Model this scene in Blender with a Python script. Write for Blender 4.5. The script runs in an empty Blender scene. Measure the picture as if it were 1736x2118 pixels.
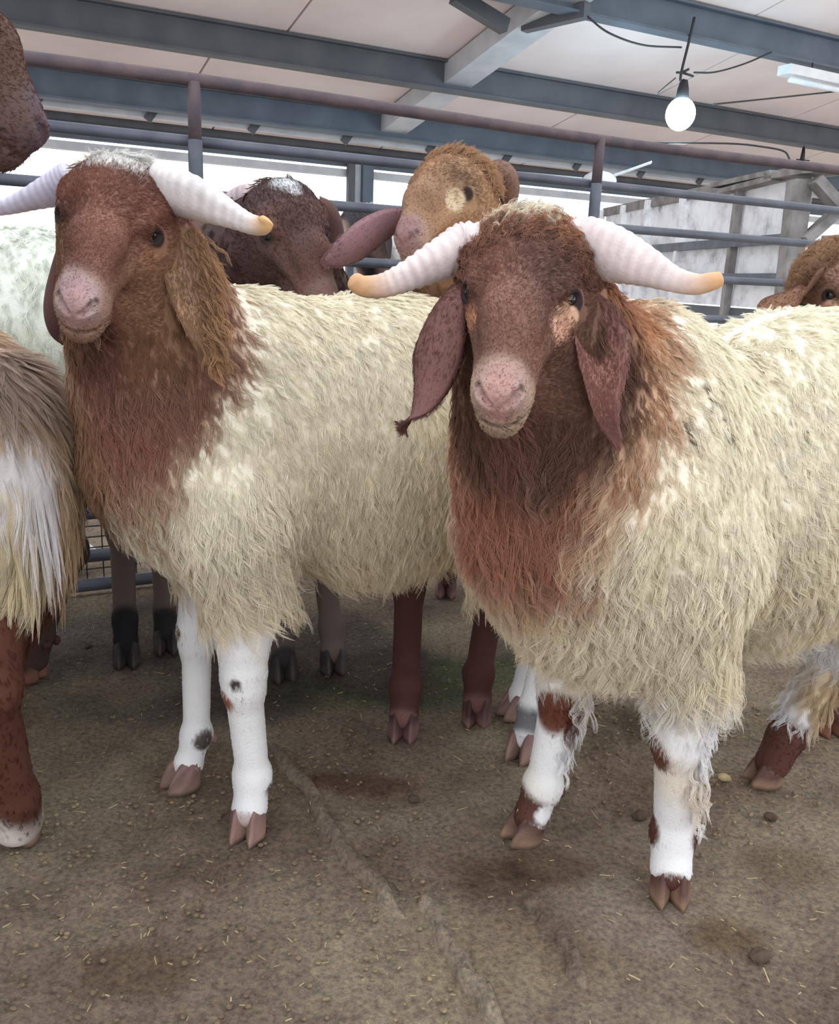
import bpy, bmesh, math, random
import numpy as np
from mathutils import Vector, Matrix

# ------------------------------------------------------------------ camera, sky, exposure
FPX, PITCH, ROLL, CAMZ = 1800.0, math.radians(14.9), math.radians(2.3), 1.0
scn = bpy.context.scene
cam_data = bpy.data.cameras.new('camera')
cam = bpy.data.objects.new('camera', cam_data)
scn.collection.objects.link(cam)
CAMROT = Matrix.Rotation(math.radians(90) - PITCH, 4, 'X') @ Matrix.Rotation(ROLL, 4, 'Z')
cam.matrix_world = Matrix.Translation((0, 0, CAMZ)) @ CAMROT
cam_data.sensor_fit = 'VERTICAL'
cam_data.sensor_height = 24.0
cam_data.lens = 24.0 * FPX / 2118.0
cam_data.clip_start, cam_data.clip_end = 0.05, 200
scn.camera = cam
world = bpy.data.worlds.new('overcast_sky')
scn.world = world
world.use_nodes = True
world.node_tree.nodes['Background'].inputs['Color'].default_value = (0.93, 0.97, 1.0, 1)
world.node_tree.nodes['Background'].inputs['Strength'].default_value = 1.9
scn.view_settings.view_transform = 'Standard'
scn.view_settings.look = 'None'
scn.view_settings.exposure = 0.13
scn.view_settings.gamma = 1.0
scn.view_settings.use_curve_mapping = False

# ------------------------------------------------------------------ small helpers
R3 = np.array(CAMROT.to_3x3())
rng = np.random.default_rng(7)
V = lambda *a: np.array(a, float)


def ray(px, py):
    return R3 @ V((px - 868) / FPX, -(py - 1059) / FPX, -1.0)


def W(px, py, Y):
    """the world point seen at a place of the frame at world depth Y"""
    d = ray(px, py)
    return V(0, 0, CAMZ) + d * (Y / d[1])


def ground(px, py):
    d = ray(px, py)
    return V(0, 0, CAMZ) + d * (-CAMZ / d[2])


def on_plane(px, py, p0, n):
    d = ray(px, py)
    o = V(0, 0, CAMZ)
    return o + d * (np.dot(p0 - o, n) / np.dot(d, n))


def nrm(v):
    v = np.asarray(v, float)
    return v / (np.linalg.norm(v, axis=-1, keepdims=True) + 1e-12)


def lin(*c):
    c = np.array(c, float) / 255.0
    return np.where(c <= 0.04045, c / 12.92, ((c + 0.055) / 1.055) ** 2.4)


def tag(o, label=None, cat=None, group=None, kind=None):
    for k, v in (('label', label), ('category', cat), ('group', group), ('kind', kind)):
        if v:
            o[k] = v
    return o


def link(o, parent=None):
    scn.collection.objects.link(o)
    if parent is not None:
        o.parent = parent
    return o


def empty(name, loc=(0, 0, 0)):
    o = bpy.data.objects.new(name, None)
    o.location = loc
    o.empty_display_size = 0.1
    return link(o)


def mesh_obj(name, verts, faces, mat, parent=None, origin=(0, 0, 0), smooth=True, cols=None):
    """world-space verts; the object's origin is put at ORIGIN (the parent's place)"""
    me = bpy.data.meshes.new(name)
    v = np.asarray(verts, float) - np.asarray(origin, float)
    me.from_pydata(v.tolist(), [], [list(map(int, f)) for f in faces])
    if cols is not None:
        a = me.attributes.new('col', 'FLOAT_COLOR', 'POINT')
        c = np.ones((len(v), 4), np.float32)
        c[:, :3] = cols
        a.data.foreach_set('color', c.ravel())
    if smooth:
        me.polygons.foreach_set('use_smooth', np.ones(len(me.polygons), bool))
    me.update()
    me.materials.append(mat)
    o = bpy.data.objects.new(name, me)
    if parent is None:
        o.location = origin
    return link(o, parent)


class MB:
    """collects boxes, bars and tubes into one mesh"""
    def __init__(self):
        self.v, self.f = [], []

    def add(self, v, f):
        n = len(self.v)
        self.v += [tuple(p) for p in v]
        self.f += [[i + n for i in q] for q in f]
        return self

    def prism(self, a, b, w, h, up=(0, 0, 1)):
        a, b = np.asarray(a, float), np.asarray(b, float)
        x = nrm(b - a)
        y = nrm(np.cross(np.asarray(up, float), x))
        z = np.cross(x, y)
        vs = []
        for p in (a, b):
            for sy, sz in ((-1, -1), (1, -1), (1, 1), (-1, 1)):
                vs.append(p + y * sy * w / 2 + z * sz * h / 2)
        return self.add(vs, [(3, 2, 1, 0), (4, 5, 6, 7), (0, 1, 5, 4), (1, 2, 6, 5), (2, 3, 7, 6), (3, 0, 4, 7)])

    def ibeam(self, a, b, w, h, t=0.02):
        a, b = np.asarray(a, float), np.asarray(b, float)
        x = nrm(b - a)
        y = nrm(np.cross(V(0, 0, 1), x))
        z = np.cross(x, y)
        prof = [(-w / 2, -h / 2), (w / 2, -h / 2), (w / 2, -h / 2 + t), (t / 2, -h / 2 + t), (t / 2, h / 2 - t), (w / 2, h / 2 - t),
                (w / 2, h / 2), (-w / 2, h / 2), (-w / 2, h / 2 - t), (-t / 2, h / 2 - t), (-t / 2, -h / 2 + t), (-w / 2, -h / 2 + t)]
        n = len(prof)
        vs = [p + y * u + z * v for p in (a, b) for u, v in prof]
        fs = [(i, (i + 1) % n, n + (i + 1) % n, n + i) for i in range(n)] + [tuple(range(n))[::-1], tuple(range(n, 2 * n))]
        return self.add(vs, fs)

    def tube(self, pts, r, seg=10, cap=True):
        pts = [np.asarray(p, float) for p in pts]
        rr = list(r) if np.ndim(r) else [r] * len(pts)
        vs, fs = [], []
        ref = None
        for i, p in enumerate(pts):
            t = nrm(pts[min(i + 1, len(pts) - 1)] - pts[max(i - 1, 0)])
            if ref is None:
                ref = V(0, 0, 1) if abs(t[2]) < 0.9 else V(1, 0, 0)
            s = nrm(np.cross(t, ref))
            ref = np.cross(s, t)
            for k in range(seg):
                a = 2 * math.pi * k / seg
                vs.append(p + rr[i] * (math.cos(a) * s + math.sin(a) * ref))
        for i in range(len(pts) - 1):
            for k in range(seg):
                k2 = (k + 1) % seg
                fs.append((i * seg + k, i * seg + k2, (i + 1) * seg + k2, (i + 1) * seg + k))
        if cap:
            fs.append(tuple(range(seg))[::-1])
            fs.append(tuple(range((len(pts) - 1) * seg, len(pts) * seg)))
        return self.add(vs, fs)

    def ball(self, c, r, seg=12, rings=8):
        r = np.ones(3) * r
        vs, fs = [], []
        for i in range(rings + 1):
            th = math.pi * i / rings
            for k in range(seg):
                a = 2 * math.pi * k / seg
                vs.append(np.asarray(c) + r * V(math.sin(th) * math.cos(a), math.sin(th) * math.sin(a), math.cos(th)))
        for i in range(rings):
            for k in range(seg):
                k2 = (k + 1) % seg
                fs.append((i * seg + k, (i + 1) * seg + k, (i + 1) * seg + k2, i * seg + k2))
        return self.add(vs, fs)

    def build(self, name, mat, parent=None, origin=(0, 0, 0), smooth=False):
        return mesh_obj(name, self.v, self.f, mat, parent, origin, smooth)


def spline(pts, n):
    """Catmull-Rom through the control rows (any width), n samples"""
    p = np.asarray(pts, float)
    q = np.vstack([2 * p[0] - p[1], p, 2 * p[-1] - p[-2]])
    t = np.linspace(0, len(p) - 1 - 1e-9, n)
    i = t.astype(int)
    u = (t - i)[:, None]
    a, b, c, d = q[i], q[i + 1], q[i + 2], q[i + 3]
    return 0.5 * (2 * b + (c - a) * u + (2 * a - 5 * b + 4 * c - d) * u ** 2 + (3 * b - a - 3 * c + d) * u ** 3)


def lowf(P, f, seed=0):
    """cheap smooth noise in about -1..1"""
    r = np.random.default_rng(seed + 1000)
    out = 0
    for k in range(6):
        d = nrm(r.normal(size=3)) * f * r.uniform(0.6, 1.7)
        out = out + np.sin(P @ d + r.uniform(0, 6.28))
    return out / 3.0


def sstep(a, b, x):
    t = np.clip((x - a) / (b - a), 0, 1)
    return t * t * (3 - 2 * t)


def mix(a, b, t):
    t = np.asarray(t)[..., None]
    return a * (1 - t) + b * t


# ------------------------------------------------------------------ materials
def new_mat(name):
    m = bpy.data.materials.new(name)
    m.use_nodes = True
    nt = m.node_tree
    return m, nt, nt.nodes['Principled BSDF'], nt.links.new


def nd(nt, t, **kw):
    n = nt.nodes.new(t)
    for k, v in kw.items():
        if hasattr(n, k):
            setattr(n, k, v)
        else:
            n.inputs[k].default_value = v
    return n


def ramp(nt, stops):
    n = nt.nodes.new('ShaderNodeValToRGB')
    while len(n.color_ramp.elements) < len(stops):
        n.color_ramp.elements.new(0.5)
    for e, (p, c) in zip(n.color_ramp.elements, stops):
        e.position = p
        e.color = (*c, 1)
    return n


def plain(name, c, c2=None, scale=20.0, rough=0.6, metal=0.0, bump=0.0, bscale=60.0, detail=6.0, lo=0.35, hi=0.65):
    m, nt, b, L = new_mat(name)
    b.inputs['Roughness'].default_value = rough
    b.inputs['Metallic'].default_value = metal
    tc = nd(nt, 'ShaderNodeTexCoord')
    if c2 is None:
        c2 = np.asarray(c) * 0.8
    n = nd(nt, 'ShaderNodeTexNoise', Scale=scale, Detail=detail)
    L(tc.outputs['Object'], n.inputs['Vector'])
    r = ramp(nt, [(lo, c), (hi, c2)])
    L(n.outputs['Fac'], r.inputs['Fac'])
    L(r.outputs['Color'], b.inputs['Base Color'])
    if bump:
        n2 = nd(nt, 'ShaderNodeTexNoise', Scale=bscale, Detail=4.0)
        L(tc.outputs['Object'], n2.inputs['Vector'])
        bp = nd(nt, 'ShaderNodeBump', Strength=bump, Distance=0.01)
        L(n2.outputs['Fac'], bp.inputs['Height'])
        L(bp.outputs['Normal'], b.inputs['Normal'])
    return m


def attr_mat(name, rough=0.65, bump=0.0, bscale=300.0, spec=0.3, trans=0.0):
    """coat, horn and hair: the colour is the 'col' attribute"""
    m, nt, b, L = new_mat(name)
    b.inputs['Roughness'].default_value = rough
    b.inputs['Specular IOR Level'].default_value = spec
    a = nd(nt, 'ShaderNodeAttribute', attribute_name='col')
    L(a.outputs['Color'], b.inputs['Base Color'])
    if bump:
        tc = nd(nt, 'ShaderNodeTexCoord')
        n2 = nd(nt, 'ShaderNodeTexNoise', Scale=bscale, Detail=3.0)
        L(tc.outputs['Object'], n2.inputs['Vector'])
        bp = nd(nt, 'ShaderNodeBump', Strength=bump, Distance=0.004)
        L(n2.outputs['Fac'], bp.inputs['Height'])
        L(bp.outputs['Normal'], b.inputs['Normal'])
    if trans:
        t = nd(nt, 'ShaderNodeBsdfTranslucent')
        L(a.outputs['Color'], t.inputs['Color'])
        ms = nd(nt, 'ShaderNodeMixShader', Fac=trans)
        L(b.outputs['BSDF'], ms.inputs[1])
        L(t.outputs['BSDF'], ms.inputs[2])
        L(ms.outputs['Shader'], nt.nodes['Material Output'].inputs['Surface'])
    return m


M_SKIN = attr_mat('skin_coat', 0.7, 0.35, 260.0, 0.2)
M_HORN = attr_mat('horn_keratin', 0.45, 0.25, 120.0, 0.4)
M_HAIR = attr_mat('wool_fibre', 0.8, spec=0.08, trans=0.3)
M_HOOF = attr_mat('hoof_horn', 0.55, 0.3, 200.0, 0.35)
M_PIPE = plain('grey_painted_pipe', lin(88, 92, 104), lin(66, 70, 82), 8, 0.5)
M_RUST = plain('rusty_brown_pipe', lin(92, 76, 80), lin(70, 62, 70), 14, 0.75, bump=0.2)
M_BEAM = plain('blue_grey_steel', lin(96, 108, 122), lin(82, 94, 108), 3, 0.6)
M_BEAMD = plain('dark_grey_steel', lin(92, 94, 100), lin(78, 82, 90), 3, 0.6)
M_CEIL = plain('pinkish_white_ceiling_sheet', lin(244, 230, 228), lin(232, 217, 216), 1.2, 0.8)
M_JOINT = plain('dark_joint', lin(92, 84, 84), lin(70, 64, 64), 5, 0.9)
M_WHITE = plain('white_enamel', lin(232, 236, 240), lin(215, 222, 228), 6, 0.4)
M_WIRE = plain('black_cable', lin(44, 46, 54), lin(34, 36, 42), 10, 0.6)
M_EAVE = plain('pale_grey_flashing', lin(206, 208, 214), lin(186, 190, 198), 4, 0.6)
M_WOOD = plain('grey_weathered_wood', lin(150, 146, 146), lin(112, 108, 108), 9, 0.9, bump=0.4)


def whitewash():
    m, nt, b, L = new_mat('peeling_whitewash')
    tc = nd(nt, 'ShaderNodeTexCoord')
    n = nd(nt, 'ShaderNodeTexNoise', Scale=7.0, Detail=9.0, Roughness=0.65)
    L(tc.outputs['Object'], n.inputs['Vector'])
    r = ramp(nt, [(0.28, lin(150, 148, 152)), (0.40, lin(214, 214, 220)), (0.52, lin(236, 237, 242)), (0.72, lin(244, 246, 250))])
    L(n.outputs['Fac'], r.inputs['Fac'])
    L(r.outputs['Color'], b.inputs['Base Color'])
    b.inputs['Roughness'].default_value = 0.9
    return m


M_WASH = whitewash()


def dirt():
    m, nt, b, L = new_mat('trodden_dung_floor')
    tc = nd(nt, 'ShaderNodeTexCoord')
    big = nd(nt, 'ShaderNodeTexNoise', Scale=1.6, Detail=8.0, Roughness=0.62)
    L(tc.outputs['Object'], big.inputs['Vector'])
    r1 = ramp(nt, [(0.33, lin(106, 92, 83)), (0.46, lin(134, 120, 108)), (0.56, lin(152, 140, 124)), (0.7, lin(170, 159, 142))])
    L(big.outputs['Fac'], r1.inputs['Fac'])
    fine = nd(nt, 'ShaderNodeTexNoise', Scale=105.0, Detail=7.0, Roughness=0.7)
    L(tc.outputs['Object'], fine.inputs['Vector'])
    r2 = ramp(nt, [(0.33, (0.52, 0.49, 0.47)), (0.5, (0.95, 0.93, 0.9)), (0.68, (1.45, 1.36, 1.12))])
    L(fine.outputs['Fac'], r2.inputs['Fac'])
    mx = nd(nt, 'ShaderNodeMixRGB', blend_type='MULTIPLY', Fac=1.0)
    L(r1.outputs['Color'], mx.inputs[1])
    L(r2.outputs['Color'], mx.inputs[2])
    a = nd(nt, 'ShaderNodeAttribute', attribute_name='col')
    mx2 = nd(nt, 'ShaderNodeMixRGB', blend_type='MULTIPLY', Fac=1.0)
    L(mx.outputs['Color'], mx2.inputs[1])
    L(a.outputs['Color'], mx2.inputs[2])
    L(mx2.outputs['Color'], b.inputs['Base Color'])
    b.inputs['Roughness'].default_value = 0.95
    b.inputs['Specular IOR Level'].default_value = 0.15
    bp = nd(nt, 'ShaderNodeBump', Strength=0.9, Distance=0.008)
    L(fine.outputs['Fac'], bp.inputs['Height'])
    L(bp.outputs['Normal'], b.inputs['Normal'])
    return m


M_DIRT = dirt()
M_BOUNCE = plain('pale_bounce_floor', lin(206, 198, 190), lin(184, 176, 168), 2.0, 0.9)  # pale tone chosen to bounce light upwards
M_EYE = plain('dark_eye', lin(26, 20, 22), lin(14, 11, 14), 30, 0.08)
M_STRAW = plain('straw', lin(196, 176, 132), lin(160, 138, 98), 30, 0.9)
M_DUNG = plain('dung', lin(96, 78, 62), lin(70, 56, 46), 40, 0.95, bump=0.6, bscale=120)
m_, nt_, b_, L_ = new_mat('lit_bulb')
b_.inputs['Base Color'].default_value = (0.9, 0.97, 1, 1)
b_.inputs['Emission Color'].default_value = (0.62, 0.9, 1.0, 1)
b_.inputs['Emission Strength'].default_value = 30.0
M_BULB = m_

# ------------------------------------------------------------------ the barn: floor, roof, openings
ANG = math.radians(28)
A = V(math.cos(ANG), math.sin(ANG), 0)      # along the fence and the purlins
B = V(-math.sin(ANG), math.cos(ANG), 0)     # across, away from the pen
Z = V(0, 0, 1)
bp_ = lambda s, q, z: A * s + B * q + Z * z


def stain_shade(P, c, r, col, soft=0.6, seed=0):
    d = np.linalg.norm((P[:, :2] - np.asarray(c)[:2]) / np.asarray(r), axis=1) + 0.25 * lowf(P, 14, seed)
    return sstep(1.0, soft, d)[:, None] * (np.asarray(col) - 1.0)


def floor_patch():
    xs = np.arange(-1.5, 2.6, 0.016)
    ys = np.arange(0.55, 4.0, 0.016)
    X, Y = np.meshgrid(xs, ys)
    P = np.stack([X.ravel(), Y.ravel(), np.zeros(X.size)], 1)
    h = 0.004 * lowf(P, 9, 1) + 0.003 * lowf(P, 26, 2) + 0.0022 * lowf(P, 70, 3)
    h += rng.normal(0, 0.0012, len(P))
    clod = np.clip(lowf(P, 45, 5) - 0.55, 0, 1) * 0.012 * sstep(0.0, 0.8, lowf(P, 3, 6) + 0.2)
    edge = np.minimum.reduce([P[:, 0] + 1.5, 2.58 - P[:, 0], P[:, 1] - 0.55, 3.98 - P[:, 1]])
    P[:, 2] = (h + clod) * sstep(0, 0.1, edge) - 0.006
    mul = np.ones((len(P), 3))
    g = ground
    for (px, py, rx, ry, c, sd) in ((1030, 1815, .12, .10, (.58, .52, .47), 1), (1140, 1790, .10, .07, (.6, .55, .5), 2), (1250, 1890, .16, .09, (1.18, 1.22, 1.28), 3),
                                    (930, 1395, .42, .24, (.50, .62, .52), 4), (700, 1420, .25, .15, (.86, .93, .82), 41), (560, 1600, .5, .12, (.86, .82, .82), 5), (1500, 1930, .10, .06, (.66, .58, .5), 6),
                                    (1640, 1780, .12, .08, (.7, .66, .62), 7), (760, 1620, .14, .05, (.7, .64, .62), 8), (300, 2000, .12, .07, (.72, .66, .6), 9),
                                    (1100, 1960, .20, .10, (1.12, 1.1, 1.04), 10), (360, 1330, 1.0, .46, (.44, .45, .50), 11), (1230, 1490, .32, .15, (.70, .72, .68), 14), (1560, 1500, .4, .16, (.72, .70, .68), 15), (1350, 1600, .3, .12, (.9, .86, .84), 12)):  # wide rear and under-belly patches put shade into the floor colour
        mul += stain_shade(P, g(px, py), (rx, ry), c, 0.45, sd)
    n, m = len(xs), len(ys)
    i = np.arange(n * m).reshape(m, n)
    F = np.stack([i[:-1, :-1], i[:-1, 1:], i[1:, 1:], i[1:, :-1]], -1).reshape(-1, 4)
    return P, F, np.clip(mul, 0.3, 1.6)


fl = empty('floor')
tag(fl, kind='structure')
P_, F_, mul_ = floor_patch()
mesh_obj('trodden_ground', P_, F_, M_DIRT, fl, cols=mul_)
far = [(-22, -6, -.008), (22, -6, -.008), (22, .56, -.008), (-22, .56, -.008), (22, 3.97, -.008), (-22, 3.97, -.008), (22, 24, -.008), (-22, 24, -.008),
       (-1.49, .56, -.008), (-1.49, 3.97, -.008), (2.58, .56, -.008), (2.58, 3.97, -.008)]
mesh_obj('outer_ground', far, [(0, 1, 2, 3), (3, 8, 9, 5), (10, 2, 4, 11)], M_DIRT, fl, smooth=False, cols=np.ones((12, 3)) * 0.95)
mesh_obj('bounce_floor', [(-22, 3.97, -.010), (22, 3.97, -.010), (22, 40, -.010), (-22, 40, -.010)], [(0, 1, 2, 3)], M_BOUNCE, fl, smooth=False)  # far floor made pale so it throws light up to the ceiling


def ridge(path, w, h, seed):
    """a half-buried strip of hard-trodden dirt standing proud of the floor"""
    c = spline([ground(*p) for p in path], 46)
    r = np.random.default_rng(seed)
    vs, fs = [], []
    for i, p in enumerate(c):
        t = nrm(c[min(i + 1, 45)] - c[max(i - 1, 0)])
        s = V(-t[1], t[0], 0)
        k = min(1, i / 5, (45 - i) / 5)
        wv = V(-t[1], t[0], 0) * .004 * math.sin(i * .55 + seed)
        for u in (-1.5, -1.0, -0.45, 0.15, 0.75, 1.5):
            vs.append(p + wv + s * u * w * (0.35 + 0.65 * k) * r.uniform(0.85, 1.15) + Z * (math.sqrt(max(0, 1 - (u / 1.5) ** 2)) * h * (.25 + .75 * k) * r.uniform(0.8, 1.1) - 0.012))
    for i in range(45):
        for k in range(5):
            fs.append((i * 6 + k, i * 6 + k + 1, i * 6 + k + 7, i * 6 + k + 6))
    o = mesh_obj('dirt_ridge', vs, fs, M_DIRT, fl, cols=np.ones((len(vs), 3)) * V(1.04, 1.05, 1.08))
    return o


ridge([(556, 1530), (600, 1590), (650, 1650), (684, 1720), (740, 1790), (790, 1840), (835, 1895)], .0115, .029, 1)
ridge([(872, 1840), (905, 1905), (950, 1990), (1000, 2060), (1040, 2130)], .012, .031, 2)
ridge([(1085, 1850), (1140, 1905), (1180, 1970), (1205, 2050)], .0105, .027, 3)

# the roof: one plane rising from the far eave towards the camera
EQ, EZ, SL = 12.0, 2.72, 0.185
RP0, RN = bp_(0, EQ, EZ), nrm(B * SL + Z)


def roof_at(px, py, drop=0.0):
    w = on_plane(px, py, RP0 - Z * drop, RN)
    return float(w @ A), float(w @ B), float(w[2])


rz = lambda q: EZ + SL * (EQ - q)
BD = 0.30
beam_q = [roof_at(868, 182, BD)[1], roof_at(400, 240, BD)[1], roof_at(1436, 84, BD)[1]]
beam_q += [beam_q[2] - (beam_q[0] - beam_q[2])]
ceil = empty('ceiling')
tag(ceil, kind='structure')
q_edges = sorted([EQ + 0.2] + beam_q)
s_ref = roof_at(430, 125)[0]
S0, S1, PW = -14.0, 22.0, 2.35
pmesh = None
for k in range(len(q_edges) - 1):
    q0, q1 = q_edges[k] , q_edges[k + 1]
    s = s_ref - PW * math.ceil((s_ref - S0) / PW) + (0.55 if k % 2 else 0)
    while s < S1:
        c = []
        for dz in (0.0, 0.06):
            for (ss, qq) in ((s + .012, q0 + .0), (s + PW - .012, q0), (s + PW - .012, q1), (s + .012, q1)):
                c.append(bp_(ss, qq, rz(qq) + dz))
        mesh_obj('ceiling_panel', c, [(3, 2, 1, 0), (4, 5, 6, 7), (0, 1, 5, 4), (1, 2, 6, 5), (2, 3, 7, 6), (3, 0, 4, 7)], M_CEIL, ceil, smooth=False)
        s += PW
qa, qb = q_edges[0], q_edges[-1]
mesh_obj('joint_backing', [bp_(s, q, rz(q) + dz) for dz in (.05, .12) for s, q in ((S0, qa), (S1, qa), (S1, qb), (S0, qb))],
         [(3, 2, 1, 0), (4, 5, 6, 7), (0, 1, 5, 4), (1, 2, 6, 5), (2, 3, 7, 6), (3, 0, 4, 7)], M_JOINT, ceil, smooth=False)


def beam(q, label, mat):
    z = rz(q) - BD / 2
    t = empty('roof_beam', bp_(0, q, z))
    tag(t, label, 'beam', 'steel purlins under the barn roof')
    MB().ibeam(bp_(S0, q, z), bp_(S1, q, z), 0.16, BD, 0.022).build('steel_section', mat, t, bp_(0, q, z))
    for s in np.arange(-9, 16, 2.9):
        MB().prism(bp_(s, q - .085, z - .12), bp_(s, q - .085, z + .12), .012, .012).build('stiffener', mat, t, bp_(0, q, z))
    return t


beam(beam_q[0], 'dark grey steel roof beam behind the lit bulb, running above the horned heads', M_BEAMD)
beam(beam_q[1], 'blue-grey steel roof beam just above the rusty top rail of the pen', M_BEAM)
beam(beam_q[2], 'blue-grey steel roof beam holding the cable of the lit bulb', M_BEAM)

# eave: gutter strip with cleats, dark eave beam, pale flashing
zE = rz(EQ)
gut = empty('eave_gutter', bp_(0, EQ - .5, zE))
tag(gut, 'pale gutter strip with dark cleats running along the far eave', 'gutter')
og = bp_(0, EQ - .5, zE)
sg, qg, zg = roof_at(300, 232, 0.22)
MB().prism(bp_(S0, qg, zg), bp_(S1, qg, zg), .10, .12).build('strip', M_EAVE, gut, og)
for k in range(-4, 9):
    s = roof_at(317, 233, 0.22)[0] + k * 1.19
    MB().prism(bp_(s - .08, qg - .06, zg - .09), bp_(s + .06, qg - .06, zg + .10), .04, .09).build('cleat', M_BEAMD, gut, og)
eb = empty('eave_beam', bp_(0, EQ, zE))
tag(eb, 'dark blue-grey eave beam with pale flashing above the bright opening', 'beam')
w = on_plane(400, 322, bp_(0, EQ, 0), B)
zlow = float(w[2])
ztop = float(on_plane(400, 268, bp_(0, EQ, 0), B)[2])
MB().prism(bp_(S0, EQ, (zlow + ztop) / 2 + .03), bp_(S1, EQ, (zlow + ztop) / 2 + .03), .12, ztop - zlow - .06).build('fascia', M_BEAM, eb, bp_(0, EQ, zE))
MB().tube([bp_(S0, EQ - .12, ztop - .02), bp_(S1, EQ - .12, ztop - .02)], .06).build('eave_pipe', M_BEAMD, eb, bp_(0, EQ, zE), True)
MB().prism(bp_(S0, EQ, zlow - .03), bp_(S1, EQ, zlow - .03), .16, .09).build('flashing', M_EAVE, eb, bp_(0, EQ, zE))
MB().prism(bp_(S0, EQ + .05, ztop + .35), bp_(S1, EQ + .05, ztop + .35), .05, .75).build('upper_sheet', M_BEAM, eb, bp_(0, EQ, zE))

# column at the eave
pc = on_plane(742, 390, bp_(0, EQ - .15, 0), B)
sc_ = float(pc @ A)
col = empty('steel_column', bp_(sc_, EQ - .15, 0))
tag(col, 'blue-grey steel column standing in the bright opening behind the sheep', 'column')
MB().prism(bp_(sc_ + .12, EQ - .15, 0), bp_(sc_ + .12, EQ - .15, zlow + .1), .12, .16, A).build('column_shaft', M_BEAM, col, bp_(sc_, EQ - .15, 0))
MB().prism(bp_(sc_ - .12, EQ - .15, 0), bp_(sc_ - .12, EQ - .15, zlow + .1), .08, .10, A).build('downpipe', M_BEAMD, col, bp_(sc_, EQ - .15, 0))
MB().prism(bp_(sc_ - .01, EQ - .10, 0), bp_(sc_ - .01, EQ - .10, zlow + .1), .06, .10, A).build('web_plate', M_EAVE, col, bp_(sc_, EQ - .15, 0))

# rafter with knee brace at the top of the frame
rs, rq, _ = roof_at(1090, 20)
raf = empty('main_rafter', bp_(rs, rq, rz(rq)))
tag(raf, 'pale main rafter with knee braces crossing the roof beams', 'rafter')
orr = bp_(rs, rq, rz(rq))
MB().prism(bp_(rs, qa, rz(qa) - .12), bp_(rs, EQ - .95, rz(EQ - .95) - .12), .34, .2).build('rafter_section', M_EAVE, raf, orr)
pa, pb = roof_at(940, -10, .1), roof_at(1045, 55, .25)
MB().prism(bp_(pa[0], pa[1], pa[2]), bp_(pb[0], pb[1], pb[2]), .12, .12).build('knee_brace', M_BEAMD, raf, orr)
pa, pb = roof_at(1085, 52, .2), roof_at(1215, 22, .3)
MB().prism(bp_(pa[0], pa[1], pa[2]), bp_(pb[0], pb[1], pb[2]), .10, .12).build('knee_brace', M_BEAMD, raf, orr)

# ------------------------------------------------------------------ pen fence
FQ = 2.77
fen = empty('pen_fence', bp_(1.2, FQ, 0))
tag(fen, 'grey pipe pen fence with a rusty top rail standing behind the sheep', 'fence')
of = bp_(1.2, FQ, 0)
FS0, FS1 = -2.2, 5.2
for k, z in enumerate((1.525, 1.370, 1.222, 1.05, .89, .73, .57, .41, .26, .125, .03)):
    if k == 0:
        o = MB().tube([bp_(s, FQ - .03, z + .006 * math.sin(s * 2.1)) for s in np.linspace(FS0, FS1, 24)], .019).build('top_rail', M_RUST, fen, of, True)
        tag(o, 'rusty brown top rail')
    else:
        MB().tube([bp_(FS0, FQ, z), bp_(FS1, FQ, z)], .0165 if k < 9 else .02).build('rail', M_PIPE, fen, of, True)
for px, py in ((398, 297), (1222, 380)):
    s = float(on_plane(px, py, bp_(0, FQ, 0), B) @ A)
    o = MB().tube([bp_(s, FQ - .035, -.01), bp_(s, FQ - .035, 1.37)], .021).build('post', M_PIPE, fen, of, True)
    MB().tube([bp_(s, FQ - .035, 1.37), bp_(s, FQ - .035, 1.525)], .019).build('post_head', M_RUST, fen, of, True)
for s in (-1.6, 3.9):
    MB().tube([bp_(s, FQ - .035, -.01), bp_(s, FQ - .035, 1.525)], .021).build('post', M_PIPE, fen, of, True)
mb = MB()
for s in np.arange(-1.5, 1.6, .05):
    mb.tube([bp_(s, FQ + .02, .03), bp_(s, FQ + .02, .26)], .0022, 4)
for z in np.arange(.04, .27, .035):
    mb.tube([bp_(-1.5, FQ + .022, z), bp_(1.6, FQ + .022, z)], .0022, 4)
tag(mb.build('wire_mesh', M_WIRE, fen, of), kind='stuff')
# white sack lying behind the mesh
c0 = on_plane(95, 1196, bp_(0, FQ + .22, 0), B)
sv, sf = [], []
for i in range(9):
    for k in range(14):
        u, a_ = -1 + 2 * i / 8, 2 * math.pi * k / 14
        r_ = (1 - abs(u) ** 3) ** .5
        sv.append(bp_(float(c0 @ A) + u * .17, FQ + .24 + .08 * r_ * math.cos(a_) * (1 + .1 * math.sin(3 * a_ + u * 4)), .066 + .062 * max(math.sin(a_), -.98) * r_ * (1 + .12 * math.sin(5 * u))))
for i in range(8):
    for k in range(14):
        sf.append((i * 14 + k, i * 14 + (k + 1) % 14, (i + 1) * 14 + (k + 1) % 14, (i + 1) * 14 + k))
so = mesh_obj('feed_sack', sv, sf, M_WHITE, None, (float(c0[0]), float(c0[1]), 0))
tag(so, 'white feed sack lying behind the wire mesh at the foot of the fence', 'sack')
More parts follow.
